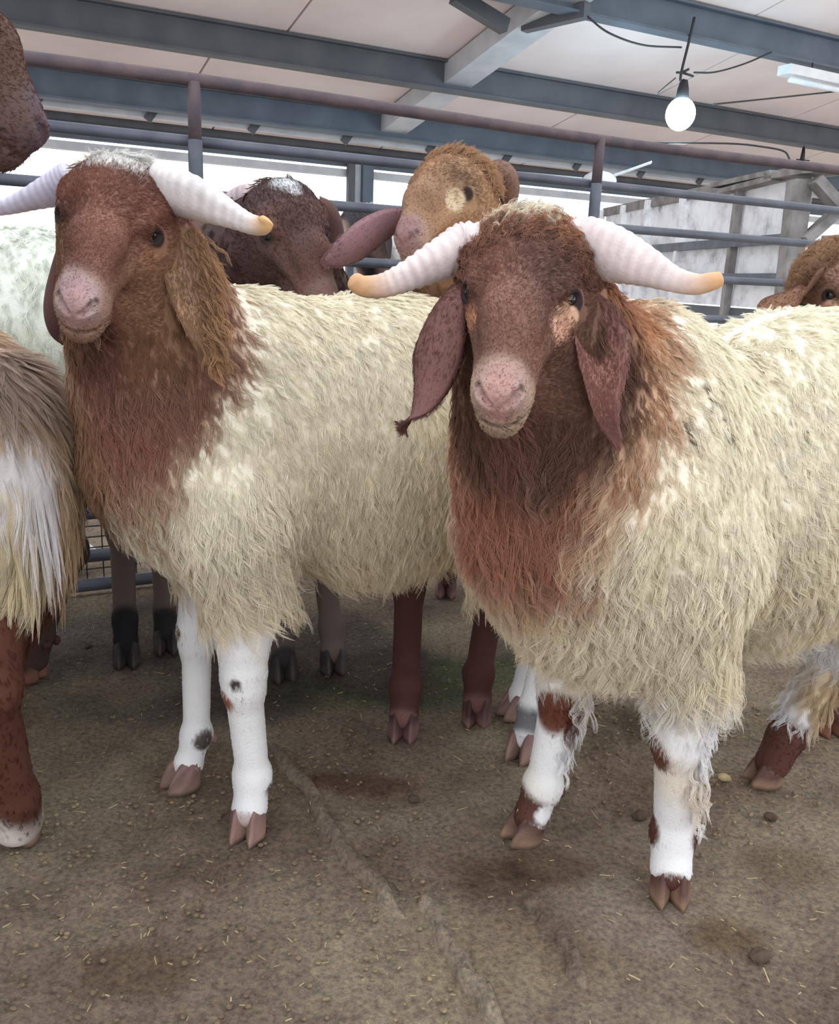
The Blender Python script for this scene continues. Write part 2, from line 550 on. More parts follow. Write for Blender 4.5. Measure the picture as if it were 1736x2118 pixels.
# ------------------------------------------------------------------ whitewashed partition on the right
dv = nrm(ray(620, 655) * V(1, 1, 0))
p_far = W(1245, 560, 8.5) * V(1, 1, 0)
def part_pt(px):
    """plan point of the partition that shows above frame column px"""
    return on_plane(px, 560, p_far, V(dv[1], -dv[0], 0)) * V(1, 1, 0)
p_near = part_pt(1655)
nA = V(-dv[1], dv[0], 0)
par = empty('whitewashed_partition', p_near)
tag(par, 'peeling whitewashed board partition with slanting rails behind the far right sheep', 'partition')
def part_z(px, py):
    return float(on_plane(px, py, p_far, V(dv[1], -dv[0], 0))[2])
cuts = [1245, 1290, 1340, 1412, 1525, 1655]
zb, zt = part_z(1500, 632), part_z(1480, 394)
for a_, b_2 in zip(cuts[:-1], cuts[1:]):
    pa, pb = part_pt(a_ + 2), part_pt(b_2 - 2)
    k = len(par.children)
    MB().prism(pa + Z * (zb + zt) / 2 + nA * .012 * (k % 2), pb + Z * (zb + zt) / 2 + nA * .012 * (k % 2), .03, zt - zb).build('board_panel', M_WASH, par, p_near)
for x in cuts:
    q = part_pt(x)
    MB().prism(q + nA * .05, q + nA * .05 + Z * (zt + .02), .05, .05, dv).build('post', M_WASH if x not in (1525, 1655) else M_WOOD, par, p_near)
for y0, x0, sl in ((515, 1370, -.185), (575, 1420, -.1)):
    zz = part_z(x0, y0)
    MB().prism(part_pt(1330) + nA * .06 + Z * zz, part_pt(1655) + nA * .06 + Z * zz, .04, .055).build('rail', M_PIPE, par, p_near)
MB().prism(p_far + Z * zt, p_near + Z * zt, .08, .07).build('cap_rail', M_WOOD, par, p_near)
MB().prism(p_far + Z * (zb - .05), p_near + Z * (zb - .05), .06, .08).build('sill_rail', M_BEAMD, par, p_near)
for (xa, ya, xb, yb) in ((1480, 396, 1600, 372), (1590, 380, 1690, 366), (1480, 412, 1605, 382)):
    MB().prism(part_pt(xa) + Z * (part_z(xa, ya) + .02), part_pt(min(xb, 1690)) + Z * (part_z(min(xb, 1690), yb) + .02), .22, .03).build('loose_board', M_WOOD, par, p_near)
MB().prism(W(1686, 372, 5.0), W(1745, 438, 5.0), .12, .05).build('diagonal_brace', M_WOOD, par, p_near)
MB().prism(W(1740, 430, 5.05), W(1664, 498, 5.05), .11, .05).build('diagonal_brace', M_WOOD, par, p_near)
MB().prism(W(1655, 500, 5.1) * V(1, 1, 0), W(1655, 372, 5.1), .10, .10, dv).build('corner_post', M_WOOD, par, p_near)
q1 = W(1732, 470, 5.4)
MB().prism(q1 * V(1, 1, 0), q1 * V(1, 1, 0) + Z * 1.35, .16, .05, A).build('side_board', M_WOOD, par, p_near)


# ------------------------------------------------------------------ lamp, cables, tube light, fan
def hang(path, n=24):
    return spline(path, n)


hq = beam_q[2] - .10
HP = lambda px, py: on_plane(px, py, bp_(0, hq, 0), B)
bulb_p = HP(1408, 236)
hook = HP(1437, 36)
lamp = empty('hanging_bulb', bulb_p)
tag(lamp, 'lit cool white bulb hanging on a black cable under the roof', 'lamp')
MB().ball(bulb_p, (.14, .14, .15), 20, 12).build('bulb', M_BULB, lamp, bulb_p, True)
MB().tube([bulb_p + Z * .12, bulb_p + Z * .22, bulb_p + Z * .30], [.065, .055, .035], 12).build('lamp_socket', M_WIRE, lamp, bulb_p, True)
MB().tube(hang([bulb_p + Z * .3, HP(1408, 165), HP(1412, 140), HP(1424, 92), hook]), .013, 6).build('cable', M_WIRE, lamp, bulb_p, True)
for (a1, b1) in ((1400, 150), (1425, 143), (1434, 158)):
    MB().tube([HP(1411, 150), HP(a1, b1)], .012, 5).build('cable_end', M_WIRE, lamp, bulb_p, True)
ld = bpy.data.lights.new('bulb_light', 'POINT')
ld.energy = 42
ld.color = (0.45, 0.78, 1.0)
ld.shadow_soft_size = 0.12
lo = link(bpy.data.objects.new('bulb_light', ld), lamp)
lo.location = (0, -0.05, -0.30)

M_ = M_WIRE
def cable(name, label, path, r=.009):
    pts = [HP(*p) if len(p) == 2 else W(*p) for p in path]
    o = MB().tube(hang(pts), r, 6).build(name, M_, None, tuple(pts[0]), True)
    tag(o, label, 'cable')
cable('slack_cable', 'thin black cable sagging from the rafter to the lit bulb', [(1215, 34), (1260, 68), (1330, 93), (1410, 98)])
cable('slack_cable', 'thin black cable rising from the bulb towards the upper beam', [(1436, 150), (1480, 149), (1540, 132), (1596, 108)])
cable('slack_cable', 'black cable running from beside the bulb towards the tube light', [(1475, 216), (1600, 203), (1760, 186)])
cable('slack_cable', 'short black cable end slanting below the bulb cable', [(1362, 192), (1380, 176), (1398, 161)], .006)
cable('slack_cable', 'long black cable strung below the dark roof beam near the fan', [(1226, 291, 9.0), (1350, 295, 9.0), (1510, 297, 9.0), (1580, 304, 9.0), (1622, 313, 9.0), (1634, 330, 9.0)])
# unlit lamp holder at the right
lh = on_plane(1661, 322, bp_(0, beam_q[0] - .02, 0), B)
t = empty('lamp_holder', lh)
tag(t, 'empty dark lamp holder hanging under the roof beam at the right', 'lamp')
MB().tube([lh + Z * .10, lh, lh - Z * .07], [.02, .03, .035], 8).build('lamp_socket', M_WIRE, t, lh, True)
MB().tube([lh + Z * .10, V(lh[0], lh[1], rz(beam_q[0]) - BD - .002)], .010, 6).build('cable', M_WIRE, t, lh, True)
MB().tube([lh - V(.08, 0, .05), lh + V(.10, 0, -.06)], .008, 6).build('bracket', M_WIRE, t, lh, True)
# fluorescent fitting
f0, f1 = HP(1622, 144), HP(1800, 182)
tl = empty('tube_light', f0)
tag(tl, 'unlit white tube light fitting hung under the upper roof beam', 'lamp')
MB().prism(f0, f1, .16, .09).build('housing', M_WHITE, tl, f0)
MB().tube([f0 + V(.05, -.05, -.10), f1 + V(0, -.05, -.10)], .028, 8).build('tube', M_WHITE, tl, f0, True)
MB().prism(f0 + V(.02, -.05, -.13), f0 + V(.02, -.05, .04), .04, .06).build('tube_holder', M_EAVE, tl, f0)
fm = f0 + (f1 - f0) * .3
MB().tube([fm, V(fm[0], fm[1], rz(beam_q[2]) - BD)], .008, 6).build('hanger', M_WIRE, tl, f0, True)
# ceiling fan
fh = W(1240, 374, 9.2)
fan = empty('ceiling_fan', fh)
tag(fan, 'white three-bladed ceiling fan hanging behind the right fence post', 'fan')
MB().ball(fh, (.17, .17, .09), 18, 10).build('motor_hub', M_WHITE, fan, fh, True)
MB().tube([fh + Z * .05, fh + Z * .42], .016, 8).build('down_rod', M_BEAM, fan, fh, True)
for (px, py, Y) in ((1347, 336, 9.0), (1290, 392, 8.6), (1062, 357, 9.75)):
    tip = W(px, py, Y)
    d = nrm(tip - fh)
    mbl = MB().prism(fh + d * .10, fh + d * .24, .05, .02).prism(fh + d * .22, tip, .13, .014, nrm(V(0, -.28, 1)))
    mbl.build('fan_blade', M_WHITE, fan, fh)

# straw, dung and pellets on the floor
sv, sf = MB(), None
r = np.random.default_rng(21)
for k in range(2600):
    x, y = r.uniform(-1.2, 1.7), r.uniform(.62, 2.6)
    if r.random() > .35 + .5 * math.sin(x * 3 + y * 2.2) ** 2:
        continue
    a_, l_ = r.uniform(0, 3.14), r.uniform(.003, .012) * (2.2 if r.random() < .06 else 1)
    d = V(math.cos(a_), math.sin(a_), r.uniform(-.1, .25)) * l_
    sv.prism(V(x, y, .004) - d / 2, V(x, y, .004) + d / 2, r.uniform(.0008, .0018), .0009)
tag(sv.build('straw_litter', M_STRAW), 'short bits of straw scattered over the dirt floor', 'straw', kind='stuff')


cr = MB()
while len(cr.f) < 40 * 1700:
    x, y = r.uniform(-1.0, 1.5), r.uniform(.9, 2.0)
    q = np.array([[x, y, 0.]])
    if lowf(q, 5, 77)[0] + .35 * (x > .3) - .2 * (y > 1.5) < .35:
        continue
    k_ = r.uniform(.0015, .0058)
    cr.ball(V(x, y, k_ * .4 - .002), V(k_, k_ * r.uniform(.6, 1), k_ * r.uniform(.5, .8)), 8, 5)
co = mesh_obj('dung_crumbs', cr.v, cr.f, M_DIRT, cols=np.ones((len(cr.v), 3)) * V(1.12, 1.06, .92))
tag(co, 'small crumbs of dry dung strewn over the trodden floor', 'dung', kind='stuff')


def clod(px, py, sz, label, mat=M_DUNG, seed=0):
    c = ground(px, py)
    mbc = MB().ball((0, 0, 0), 1.0, 12, 8)
    v = np.array(mbc.v)
    v = v * (1 + .22 * lowf(v, 2.5, seed) + .12 * lowf(v, 6, seed + 1))[:, None] * V(sz, sz * .8, sz * .5) + c + Z * sz * .22
    o = mesh_obj('dung_clod', v, mbc.f, mat, None, tuple(c))
    tag(o, label, 'dung')


clod(1325, 1690, .016, 'crumbly brown dung clod lying beside the nearest ram\'s foremost foreleg', seed=3)
clod(1595, 1692, .014, 'small brown dung clod lying below the woolly hind leg with a brown hoof', seed=4)
clod(1575, 1980, .017, 'dark dung clod at the lower right of the trodden floor', seed=5)
clod(1497, 1610, .015, 'yellowish dung clod touching the brown hind hoof', M_STRAW, seed=6)
clod(183, 1338, .013, 'small dark dung clod on the dim floor near the fence', seed=7)
clod(857, 1656, .013, 'flat brown dung clod on bare floor between the two front rams', seed=8)

# ------------------------------------------------------------------ animal machinery: one skin per animal, grown from a distance field
def smin(a, b, k):
    h = np.clip(0.5 + 0.5 * (b - a) / k, 0, 1)
    return b * (1 - h) + a * h - k * h * (1 - h)


class Field:
    """a smooth union of round cones and ellipsoids, then carvings"""
    def __init__(self):
        self.p = []

    def cone(self, a, b, ra, rb, k=0.03, cut=False):
        self.p.append(('c', np.asarray(a, float), np.asarray(b, float), ra, rb, k, cut))

    def ell(self, c, r, axes, k=0.03, cut=False):
        self.p.append(('e', np.asarray(c, float), np.asarray(r, float), np.asarray(axes, float), 0, k, cut))

    @staticmethod
    def reach(q):
        if q[0] == 'c':
            _, a, b, ra, rb, k, cut = q
            m, R = (a + b) / 2, np.abs(b - a) / 2 + max(ra, rb)
        else:
            m, R, k = q[1], max(q[2]), q[5]
        return m - R - 3 * k - .03, m + R + 3 * k + .03

    @staticmethod
    def one(q, X):
        if q[0] == 'c':
            _, a, b, ra, rb, k, cut = q
            ab = b - a
            t = np.clip((X - a) @ ab / (ab @ ab + 1e-9), 0, 1)
            return np.linalg.norm(X - a - t[:, None] * ab, axis=1) - (ra + (rb - ra) * t)
        _, m, r, ax, _, k, cut = q
        Y = ((X - m) @ ax.T) / r
        n1 = np.linalg.norm(Y, axis=1)
        n2 = np.linalg.norm(Y / r, axis=1)
        return np.where(n1 < 0.05, -min(r), n1 * (n1 - 1) / (n2 + 1e-9))

    def __call__(self, P):
        d = np.full(len(P), 1.0)
        for q in self.p:
            lo, hi = self.reach(q)
            s = np.nonzero(((P > lo) & (P < hi)).all(1))[0]
            if len(s):
                e = self.one(q, P[s])
                d[s] = -smin(-d[s], e, q[5]) if q[6] else smin(d[s], e, q[5])
        return d

    def on_grid(self, ax):
        G = np.full([len(a) for a in ax], 1.0, np.float32)
        for q in self.p:
            lo, hi = self.reach(q)
            sl = tuple(slice(np.searchsorted(a, l), np.searchsorted(a, h)) for a, l, h in zip(ax, lo, hi))
            sub = [a[x] for a, x in zip(ax, sl)]
            if min(map(len, sub)) == 0:
                continue
            X = np.stack(np.meshgrid(*sub, indexing='ij'), -1).reshape(-1, 3)
            e = self.one(q, X).reshape([len(a) for a in sub])
            g = G[sl]
            G[sl] = -smin(-g, e, q[5]) if q[6] else smin(g, e, q[5])
        return G

    def grad(self, P, e=0.0015):
        g = np.zeros_like(P)
        for i in range(3):
            o = np.zeros(3)
            o[i] = e
            g[:, i] = self(P + o) - self(P - o)
        return nrm(g)

    def bounds(self):
        lo, hi = np.full(3, 9.), np.full(3, -9.)
        for q in self.p:
            if q[6]:
                continue
            if q[0] == 'c':
                for c, r in ((q[1], q[3]), (q[2], q[4])):
                    lo, hi = np.minimum(lo, c - r), np.maximum(hi, c + r)
            else:
                lo, hi = np.minimum(lo, q[1] - max(q[2])), np.maximum(hi, q[1] + max(q[2]))
        return lo - .03, hi + .03


def surface_net(F, h):
    lo, hi = F.bounds()
    n = np.ceil((hi - lo) / h).astype(int) + 1
    ax = [lo[i] + h * np.arange(n[i]) for i in range(3)]
    G = F.on_grid(ax)
    S = G < 0
    c = [S[i:n[0] - 1 + i, j:n[1] - 1 + j, k:n[2] - 1 + k] for i in (0, 1) for j in (0, 1) for k in (0, 1)]
    tot = sum(x.astype(np.int8) for x in c)
    act = (tot > 0) & (tot < 8)
    idx = np.full(act.shape, -1, np.int64)
    cells = np.argwhere(act)
    idx[act] = np.arange(len(cells))
    acc = np.zeros((len(cells), 3))
    cnt = np.zeros(len(cells))
    cor = np.array([(i, j, k) for i in (0, 1) for j in (0, 1) for k in (0, 1)])
    vals = np.stack([G[cells[:, 0] + o[0], cells[:, 1] + o[1], cells[:, 2] + o[2]] for o in cor], 1)
    for a in range(8):
        for b in range(a + 1, 8):
            if np.abs(cor[a] - cor[b]).sum() != 1:
                continue
            va, vb = vals[:, a], vals[:, b]
            m = (va < 0) != (vb < 0)
            t = va[m] / (va[m] - vb[m])
            acc[m] += cor[a] + t[:, None] * (cor[b] - cor[a])
            cnt[m] += 1
    verts = lo + h * (cells + acc / cnt[:, None])
    quads = []
    for d in range(3):
        u, v = (d + 1) % 3, (d + 2) % 3
        sl0 = [slice(None)] * 3
        sl1 = [slice(None)] * 3
        sl0[d] = slice(0, n[d] - 1)
        sl1[d] = slice(1, n[d])
        ch = S[tuple(sl0)] != S[tuple(sl1)]
        e = np.argwhere(ch)
        e = e[(e[:, u] > 0) & (e[:, v] > 0) & (e[:, u] < n[u] - 1) & (e[:, v] < n[v] - 1)]
        ins = S[e[:, 0], e[:, 1], e[:, 2]]
        q = []
        for du, dv_ in ((1, 1), (0, 1), (0, 0), (1, 0)):
            o = e.copy()
            o[:, u] -= du
            o[:, v] -= dv_
            q.append(idx[o[:, 0], o[:, 1], o[:, 2]])
        q = np.stack(q, 1)
        q[~ins] = q[~ins][:, ::-1]
        quads.append(q)
    return verts, np.vstack(quads)


def project(F, P, it=3):
    for _ in range(it):
        P = P - F.grad(P) * F(P)[:, None] * 0.9
    return P


def refine(F, verts, faces, zones):
    """split the quads inside each (centre, radius) zone once and pull the new points onto the surface"""
    bm = bmesh.new()
    bv = [bm.verts.new(v) for v in verts]
    for f in faces:
        try:
            bm.faces.new([bv[i] for i in f])
        except ValueError:
            pass
    for c, r in zones:
        c = Vector(c)
        es = [e for e in bm.edges if (e.verts[0].co - c).length < r and (e.verts[1].co - c).length < r]
        bmesh.ops.subdivide_edges(bm, edges=es, cuts=1, use_grid_fill=True)
        bm.verts.ensure_lookup_table()
    bmesh.ops.triangulate(bm, faces=[f for f in bm.faces if len(f.verts) > 4])
    bm.verts.index_update()
    v = np.array([x.co[:] for x in bm.verts])
    f = [[q.index for q in x.verts] for x in bm.faces]
    bm.free()
    return project(F, v, 3), f


def hair_obj(name, parent, origin, pts, rad, cols, mat=M_HAIR):
    """pts (N, m, 3), rad (N, m), cols (N, m, 3) -> one hair-curves object"""
    N, m, _ = pts.shape
    hc = bpy.data.hair_curves.new(name)
    hc.add_curves([m] * N)
    hc.points.foreach_set('position', (pts - np.asarray(origin)).astype(np.float32).ravel())
    hc.points.foreach_set('radius', rad.astype(np.float32).ravel())
    a = hc.attributes.new('col', 'FLOAT_COLOR', 'POINT')
    c = np.ones((N, m, 4), np.float32)
    c[..., :3] = cols
    a.data.foreach_set('color', c.ravel())
    hc.materials.append(mat)
    o = bpy.data.objects.new(name, hc)
    return link(o, parent)


def scatter(verts, tris, vn, weight, n, r):
    """n roots on the triangles in proportion to area * weight"""
    a, b, c = verts[tris[:, 0]], verts[tris[:, 1]], verts[tris[:, 2]]
    ar = np.linalg.norm(np.cross(b - a, c - a), axis=1) * weight
    k = r.choice(len(tris), n, p=ar / ar.sum())
    u, v = r.random(n), r.random(n)
    f = u + v > 1
    u[f], v[f] = 1 - u[f], 1 - v[f]
    w = 1 - u - v
    P = a[k] * w[:, None] + b[k] * u[:, None] + c[k] * v[:, None]
    N = nrm(vn[tris[k, 0]] * w[:, None] + vn[tris[k, 1]] * u[:, None] + vn[tris[k, 2]] * v[:, None])
    return P, N


DOWN_ = V(0, 0, -1)


def locks(P, N, D, L, C, r, kids=8, npt=6, spread=.006, r0=.00035, lift=.35, droop=.6, wave=.10, freq=1.3, clump=.75, tipcol=None, fuzz=.1, var=.07):
    """wavy tapering locks of wool: every root grows KIDS fibres that close up towards the tip"""
    n = len(P)
    t = np.linspace(0, 1, npt)
    pos = P - N * np.minimum(.004, .12 * L)[:, None]
    gv = DOWN_ - N * np.minimum(DOWN_ @ N.T, 0)[:, None]
    line = [pos]
    B_ = nrm(np.cross(N, D))
    ph, fr = r.uniform(0, 6.28, n), freq * r.uniform(.7, 1.3, n)
    lf = lift * r.uniform(.5, 1.5, n)
    for i in range(1, npt):
        d = nrm(N * (lf * (1 - .75 * t[i]))[:, None] + D * (1.0) + gv * (droop * t[i]))
        pos = pos + d * (L / (npt - 1))[:, None]
        line.append(pos)
    S = np.stack(line, 1)
    amp = (wave * L)[:, None] * np.sqrt(t)[None]
    S = S + B_[:, None] * (amp * np.sin(6.28 * fr[:, None] * t + ph[:, None]))[..., None] + N[:, None] * (.5 * amp * np.cos(6.28 * fr[:, None] * t + ph[:, None] * 1.7))[..., None]
    rr, aa = spread * np.sqrt(r.random((n, kids))), r.uniform(0, 6.28, (n, kids))
    sh = (1 - clump * t ** 1.1)
    off = (B_[:, None] * (rr * np.cos(aa))[..., None] + np.cross(N, B_)[:, None] * (rr * np.sin(aa))[..., None])
    K = S[:, None] + off[:, :, None] * sh[None, None, :, None]
    K = K + r.normal(0, 1, K.shape) * (fuzz * .02 * L)[:, None, None, None] * t[None, None, :, None]
    cutl = r.uniform(.78, 1.06, (n, kids))
    root = K[:, :, :1]
    K = root + (K - root) * cutl[..., None, None]
    rad = np.broadcast_to(r0 * (1 - .8 * t ** 2), (n, kids, npt))
    bright = r.normal(1, var, (n, 1, 1, 1)) * r.normal(1, var * .7, (n, kids, 1, 1))
    col = C[:, None, None] * bright
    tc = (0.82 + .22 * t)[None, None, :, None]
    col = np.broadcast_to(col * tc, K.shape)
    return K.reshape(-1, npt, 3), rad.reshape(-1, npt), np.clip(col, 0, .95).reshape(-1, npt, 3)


class Sheep:
    def __init__(self, name, label, base, fwd, scale=1.0, group=None, cat='sheep', h=.008, seed=1):
        self.base = V(base[0], base[1], 0)
        self.f = nrm(V(fwd[0], fwd[1], 0))
        self.l = np.cross(V(0, 0, 1), self.f)
        self.s, self.h = scale, h
        self.F = Field()
        self.root_args = (name, label, cat, group)
        self.r = np.random.default_rng(seed)
        self.hooves, self.eyes, self.zones, self.feet = [], [], [], []

    def L(self, u, v, z):
        return self.base + self.s * (self.f * u + self.l * v + Z * z)

    def loc(self, P):
        d = (np.asarray(P) - self.base) / self.s
        return np.stack([d @ self.f, d @ self.l, d[..., 2]], -1)

    def trunk(self, length=.78, top=.87, width=.19, belly=.44, chest_u=.10, chest_z=None):
        c, r = (top + belly) / 2, (top - belly) / 2
        s = self.s
        ax = np.stack([self.f, self.l, Z])
        F = self.F
        b2 = belly if chest_z is None else chest_z
        F.ell(self.L(chest_u - .13, 0, (top + b2) / 2), V(.22, width * .97, (top - b2) / 2) * s, ax, .05 * s)
        F.ell(self.L(-length * .5 + .08, 0, c + .0), V(.33, width * 1.06, r * .98) * s, ax, .06 * s)
        F.ell(self.L(-length + .24, 0, c + .03), V(.22, width * .98, r * .92) * s, ax, .06 * s)
        F.cone(self.L(chest_u - .04, 0, c - .04), self.L(chest_u - .02, 0, c + .08), .15 * s, .13 * s, .06 * s)

    def foreleg(self, foot, side, fdir=None, kz=.29, thick=1.0, bend=0.0):
        fd = self.f if fdir is None else nrm(fdir)
        s, F = self.s, self.F
        g = np.asarray(foot, float)
        cor, fet = g - fd * .030 * s + Z * .045 * s, g - fd * .05 * s + Z * .105 * s
        top = self.L(-.02, side * .12, .56)
        elb = top + (fet - top) * .22 - fd * .03 * s
        kn = fet + (elb - fet) * ((kz * s - fet[2]) / (elb[2] - fet[2])) + fd * (.018 + bend) * s
        F.cone(self.L(-.02, side * .11, .62), elb, .10 * s, .066 * s, .05 * s)
        F.cone(elb, kn + Z * .03 * s, .062 * s * thick, .037 * s * thick, .03 * s)
        F.ell(kn, V(.036, .034, .045) * s * thick, np.stack([fd, np.cross(Z, fd), Z]), .02 * s)
        F.cone(kn - Z * .02 * s, fet, .030 * s * thick, .027 * s * thick, .02 * s)
        F.cone(fet, fet - fd * .006, .032 * s * thick, .026 * s * thick, .015 * s)
        F.cone(fet, cor, .028 * s * thick, .029 * s * thick, .015 * s)
        F.cone(cor, g + Z * .034 * s - fd * .024 * s, .028 * s, .013 * s, .010 * s)
        self._hooves(g, fd, fet)
        return kn, fet

    def hindleg(self, foot, side, fdir=None, thick=1.0, hip_u=-.52, hz=.31):
        fd = self.f if fdir is None else nrm(fdir)
        s, F = self.s, self.F
        g = np.asarray(foot, float)
        cor, fet = g - fd * .030 * s + Z * .045 * s, g - fd * .05 * s + Z * .105 * s
        hock = V(*(g - fd * .14 * s)[:2], hz * s)
        hip = self.L(hip_u - .02, side * .10, .64)
        sti = (hip + hock) / 2 + fd * .13 * s + Z * .02 * s
        F.cone(hip, sti, .13 * s, .088 * s, .05 * s)
        F.cone(sti, hock, .078 * s * thick, .036 * s * thick, .035 * s)
        F.cone(hock, hock - fd * .012 * s + Z * .02 * s, .035 * s * thick, .026 * s * thick, .015 * s)
        F.cone(hock, fet, .031 * s * thick, .027 * s * thick, .02 * s)
        F.cone(fet, cor, .031 * s * thick, .029 * s * thick, .015 * s)
        F.cone(cor, g + Z * .034 * s - fd * .024 * s, .028 * s, .013 * s, .010 * s)
        self._hooves(g, fd, fet)
        return hock, fet

    def _hooves(self, g, fd, fet):
        s = self.s
        sd = np.cross(Z, fd)
        self.feet.append((g, fd))
        for k in (-1, 1):
            toe = nrm(fd + sd * k * .03)
            ts = np.cross(Z, toe)
            c = g + sd * k * .0165 * s - fd * .014 * s
            vs, fs = [], []
            n = 14
            rings = [(0, 1.0, 0.0), (.010, 1.02, -.001), (.028, .94, -.005), (.046, .84, -.011), (.058, .70, -.016), (.064, .45, -.019), (.066, .15, -.020)]
            for z, q, sh in rings:
                for i in range(n):
                    a = 2 * math.pi * i / n
                    x, y = math.cos(a), math.sin(a)
                    px = x * .032 if x < 0 else x * .038 * (1 - .25 * abs(y))
                    py = y * .0175 * (1 - .45 * max(x, 0) ** 1.5)
                    vs.append(c + (toe * (px * q + sh) + ts * py * min(q * 1.08, 1)) * s + Z * z * s)
            for j in range(len(rings) - 1):
                for i in range(n):
                    fs.append((j * n + i, j * n + (i + 1) % n, (j + 1) * n + (i + 1) % n, (j + 1) * n + i))
            fs += [tuple(range(n))[::-1], tuple(range((len(rings) - 1) * n, len(rings) * n))]
            self.hooves.append(('hoof', vs, fs))
            b = MB().ball(fet - fd * .030 * s + sd * k * .016 * s - Z * .012 * s, V(.009, .009, .012) * s, 8, 6)
            self.hooves.append(('dewclaw', b.v, b.f))

    def head(self, mid, nose, up, s=1.0, jaw=True):
        """mid: point between the eyes; nose: a point the nose line runs to"""
        x = nrm(np.asarray(nose, float) - mid)
        y = nrm(np.cross(np.asarray(up, float), x))
        z = np.cross(x, y)
        self.hm, self.hx, self.hs = np.asarray(mid, float), np.stack([x, y, z]), s
        F, ax = self.F, self.hx
        H = self.H
        F.ell(H(-.032, 0, -.006), V(.062, .060, .054) * s, ax, .02 * s)
        F.cone(H(-.042, 0, .010), H(.010, 0, .016), .039 * s, .045 * s, .02 * s)
        F.cone(H(.008, 0, .022), H(.085, 0, .022), .043 * s, .034 * s, .02 * s)
        F.cone(H(.085, 0, .020), H(.142, 0, -.006), .034 * s, .027 * s, .018 * s)
        F.ell(H(.148, 0, -.028), V(.037, .035, .036) * s, ax, .018 * s)
        F.ell(H(.172, 0, -.014), V(.016, .026, .019) * s, ax, .010 * s)
        F.cone(H(.13, 0, -.053), H(.161, 0, -.053), .027 * s, .021 * s, .013 * s)
        F.cone(H(-.03, 0, -.075), H(.08, 0, -.070), .044 * s, .029 * s, .03 * s)
        F.cone(H(.08, 0, -.070), H(.15, 0, -.060), .028 * s, .020 * s, .02 * s)
        en = lambda k: nrm(self.hx.T @ V(.52, k * .80, .30))
        for k in (-1, 1):
            F.ell(H(-.005, k * .032, -.045), V(.064, .029, .056) * s, ax, .025 * s)
            F.cone(H(.02, k * .040, -.014), H(.115, k * .019, -.020), .021 * s, .017 * s, .018 * s)
            F.cone(H(-.016, k * .054, .022), H(.026, k * .046, .026), .014 * s, .011 * s, .012 * s)
            c = H(.012, k * .048, .004)
            e = en(k)
            t1 = nrm(self.hx[0] - e * (self.hx[0] @ e))
            t2 = np.cross(e, t1)
            F.cone(c, c + e * .001, .0195 * s, .0195 * s, .008 * s)
            F.ell(c + e * .0215 * s, V(.0135, .0098, .0105) * s, np.stack([t1, t2, e]), .003 * s, True)
            self.eyes.append((c + e * .0065 * s, k))
            F.cone(H(.188, k * .008, -.017), H(.179, k * .022, -.006), .004 * s, .0062 * s, .003 * s, True)
            F.cone(H(.179, k * .022, -.006), H(.166, k * .029, .001), .0058 * s, .003 * s, .003 * s, True)
            F.cone(H(.193, 0, -.045), H(.175, k * .024, -.050), .0030 * s, .0030 * s, .003 * s, True)
            F.cone(H(.175, k * .024, -.050), H(.138, k * .037, -.044), .0030 * s, .0018 * s, .003 * s, True)
        F.cone(H(.192, 0, -.020), H(.191, 0, -.046), .0024 * s, .0028 * s, .003 * s, True)
        self.zones += [(H(.05, 0, -.02), .18 * s)]

    def H(self, x, y, z):
        return self.hm + self.hs * (self.hx.T @ V(x, y, z))

    def hloc(self, P):
        return (np.asarray(P) - self.hm) @ self.hx.T / self.hs

    def at(self, px, py):
        """the skin point that shows at a place of the frame"""
        q = (self.v - V(0, 0, CAMZ)) @ R3
        d = np.hypot(868 - FPX * q[:, 0] / q[:, 2] - px, 1059 + FPX * q[:, 1] / q[:, 2] - py)
        near = np.nonzero((d < max(14, d.min() + 4)) & (q[:, 2] < 0))[0]
        return self.v[near[np.argmax(q[near, 2])]]

    def neck(self, mids, radii, k=.05):
        """from the chest to the back of the skull through the given points"""
        pts = list(mids)
        for i in range(len(pts) - 1):
            self.F.cone(pts[i], pts[i + 1], radii[i], radii[i + 1], k * self.s)

    def build(self, coat, fine_muzzle=False, hoofcol=lin(150, 105, 85), hooftop=lin(80, 50, 45)):
        v, f = surface_net(self.F, self.h)
        zones = list(self.zones)
        if fine_muzzle:
            zones += [(self.H(.145, 0, -.02), .08 * self.hs), (self.H(.012, 0, 0.0), .085 * self.hs)]
        if self.h > .0095:
            zones = []
        v, f = refine(self.F, v, f, zones) if zones else (project(self.F, v), f.tolist())
        self.v = v
        self.n = self.F.grad(v, .003)
        self.tri = np.array([t for q in f for t in ([q] if len(q) == 3 else [[q[0], q[1], q[2]], [q[0], q[2], q[3]]])])
        self.coat = coat
        name, label, cat, group = self.root_args
        c = coat(v, self)
        lum = c.mean(1, keepdims=True)
        self.ob = mesh_obj(name, v, f, M_SKIN, None, tuple(self.base), True, c * .92)
        tag(self.ob, label, cat, group)
        for nm, vs, fs in self.hooves:
            vs = np.array(vs)
            t = sstep(.020, .034, vs[:, 2] / self.s + .006 * lowf(vs, 120, 6))
            cc = mix(np.broadcast_to(hoofcol, vs.shape), np.broadcast_to(hooftop, vs.shape), t) * (1 + .22 * lowf(vs * V(1, 1, .25), 220, 3) + .15 * lowf(vs, 60, 4))[:, None]
            mesh_obj(nm, vs, fs, M_HOOF, self.ob, tuple(self.base), True, np.clip(cc, 0, 1))
        for e, k in self.eyes:
            b = MB().ball((0, 0, 0), 1.0, 20, 14)
            ev = np.array(b.v) @ (np.diag([.0128, .0128, .0128]) * self.hs) @ self.hx + e
            o = mesh_obj('eye', ev, b.f, M_EYE, self.ob, tuple(self.base), True)
        return self.ob

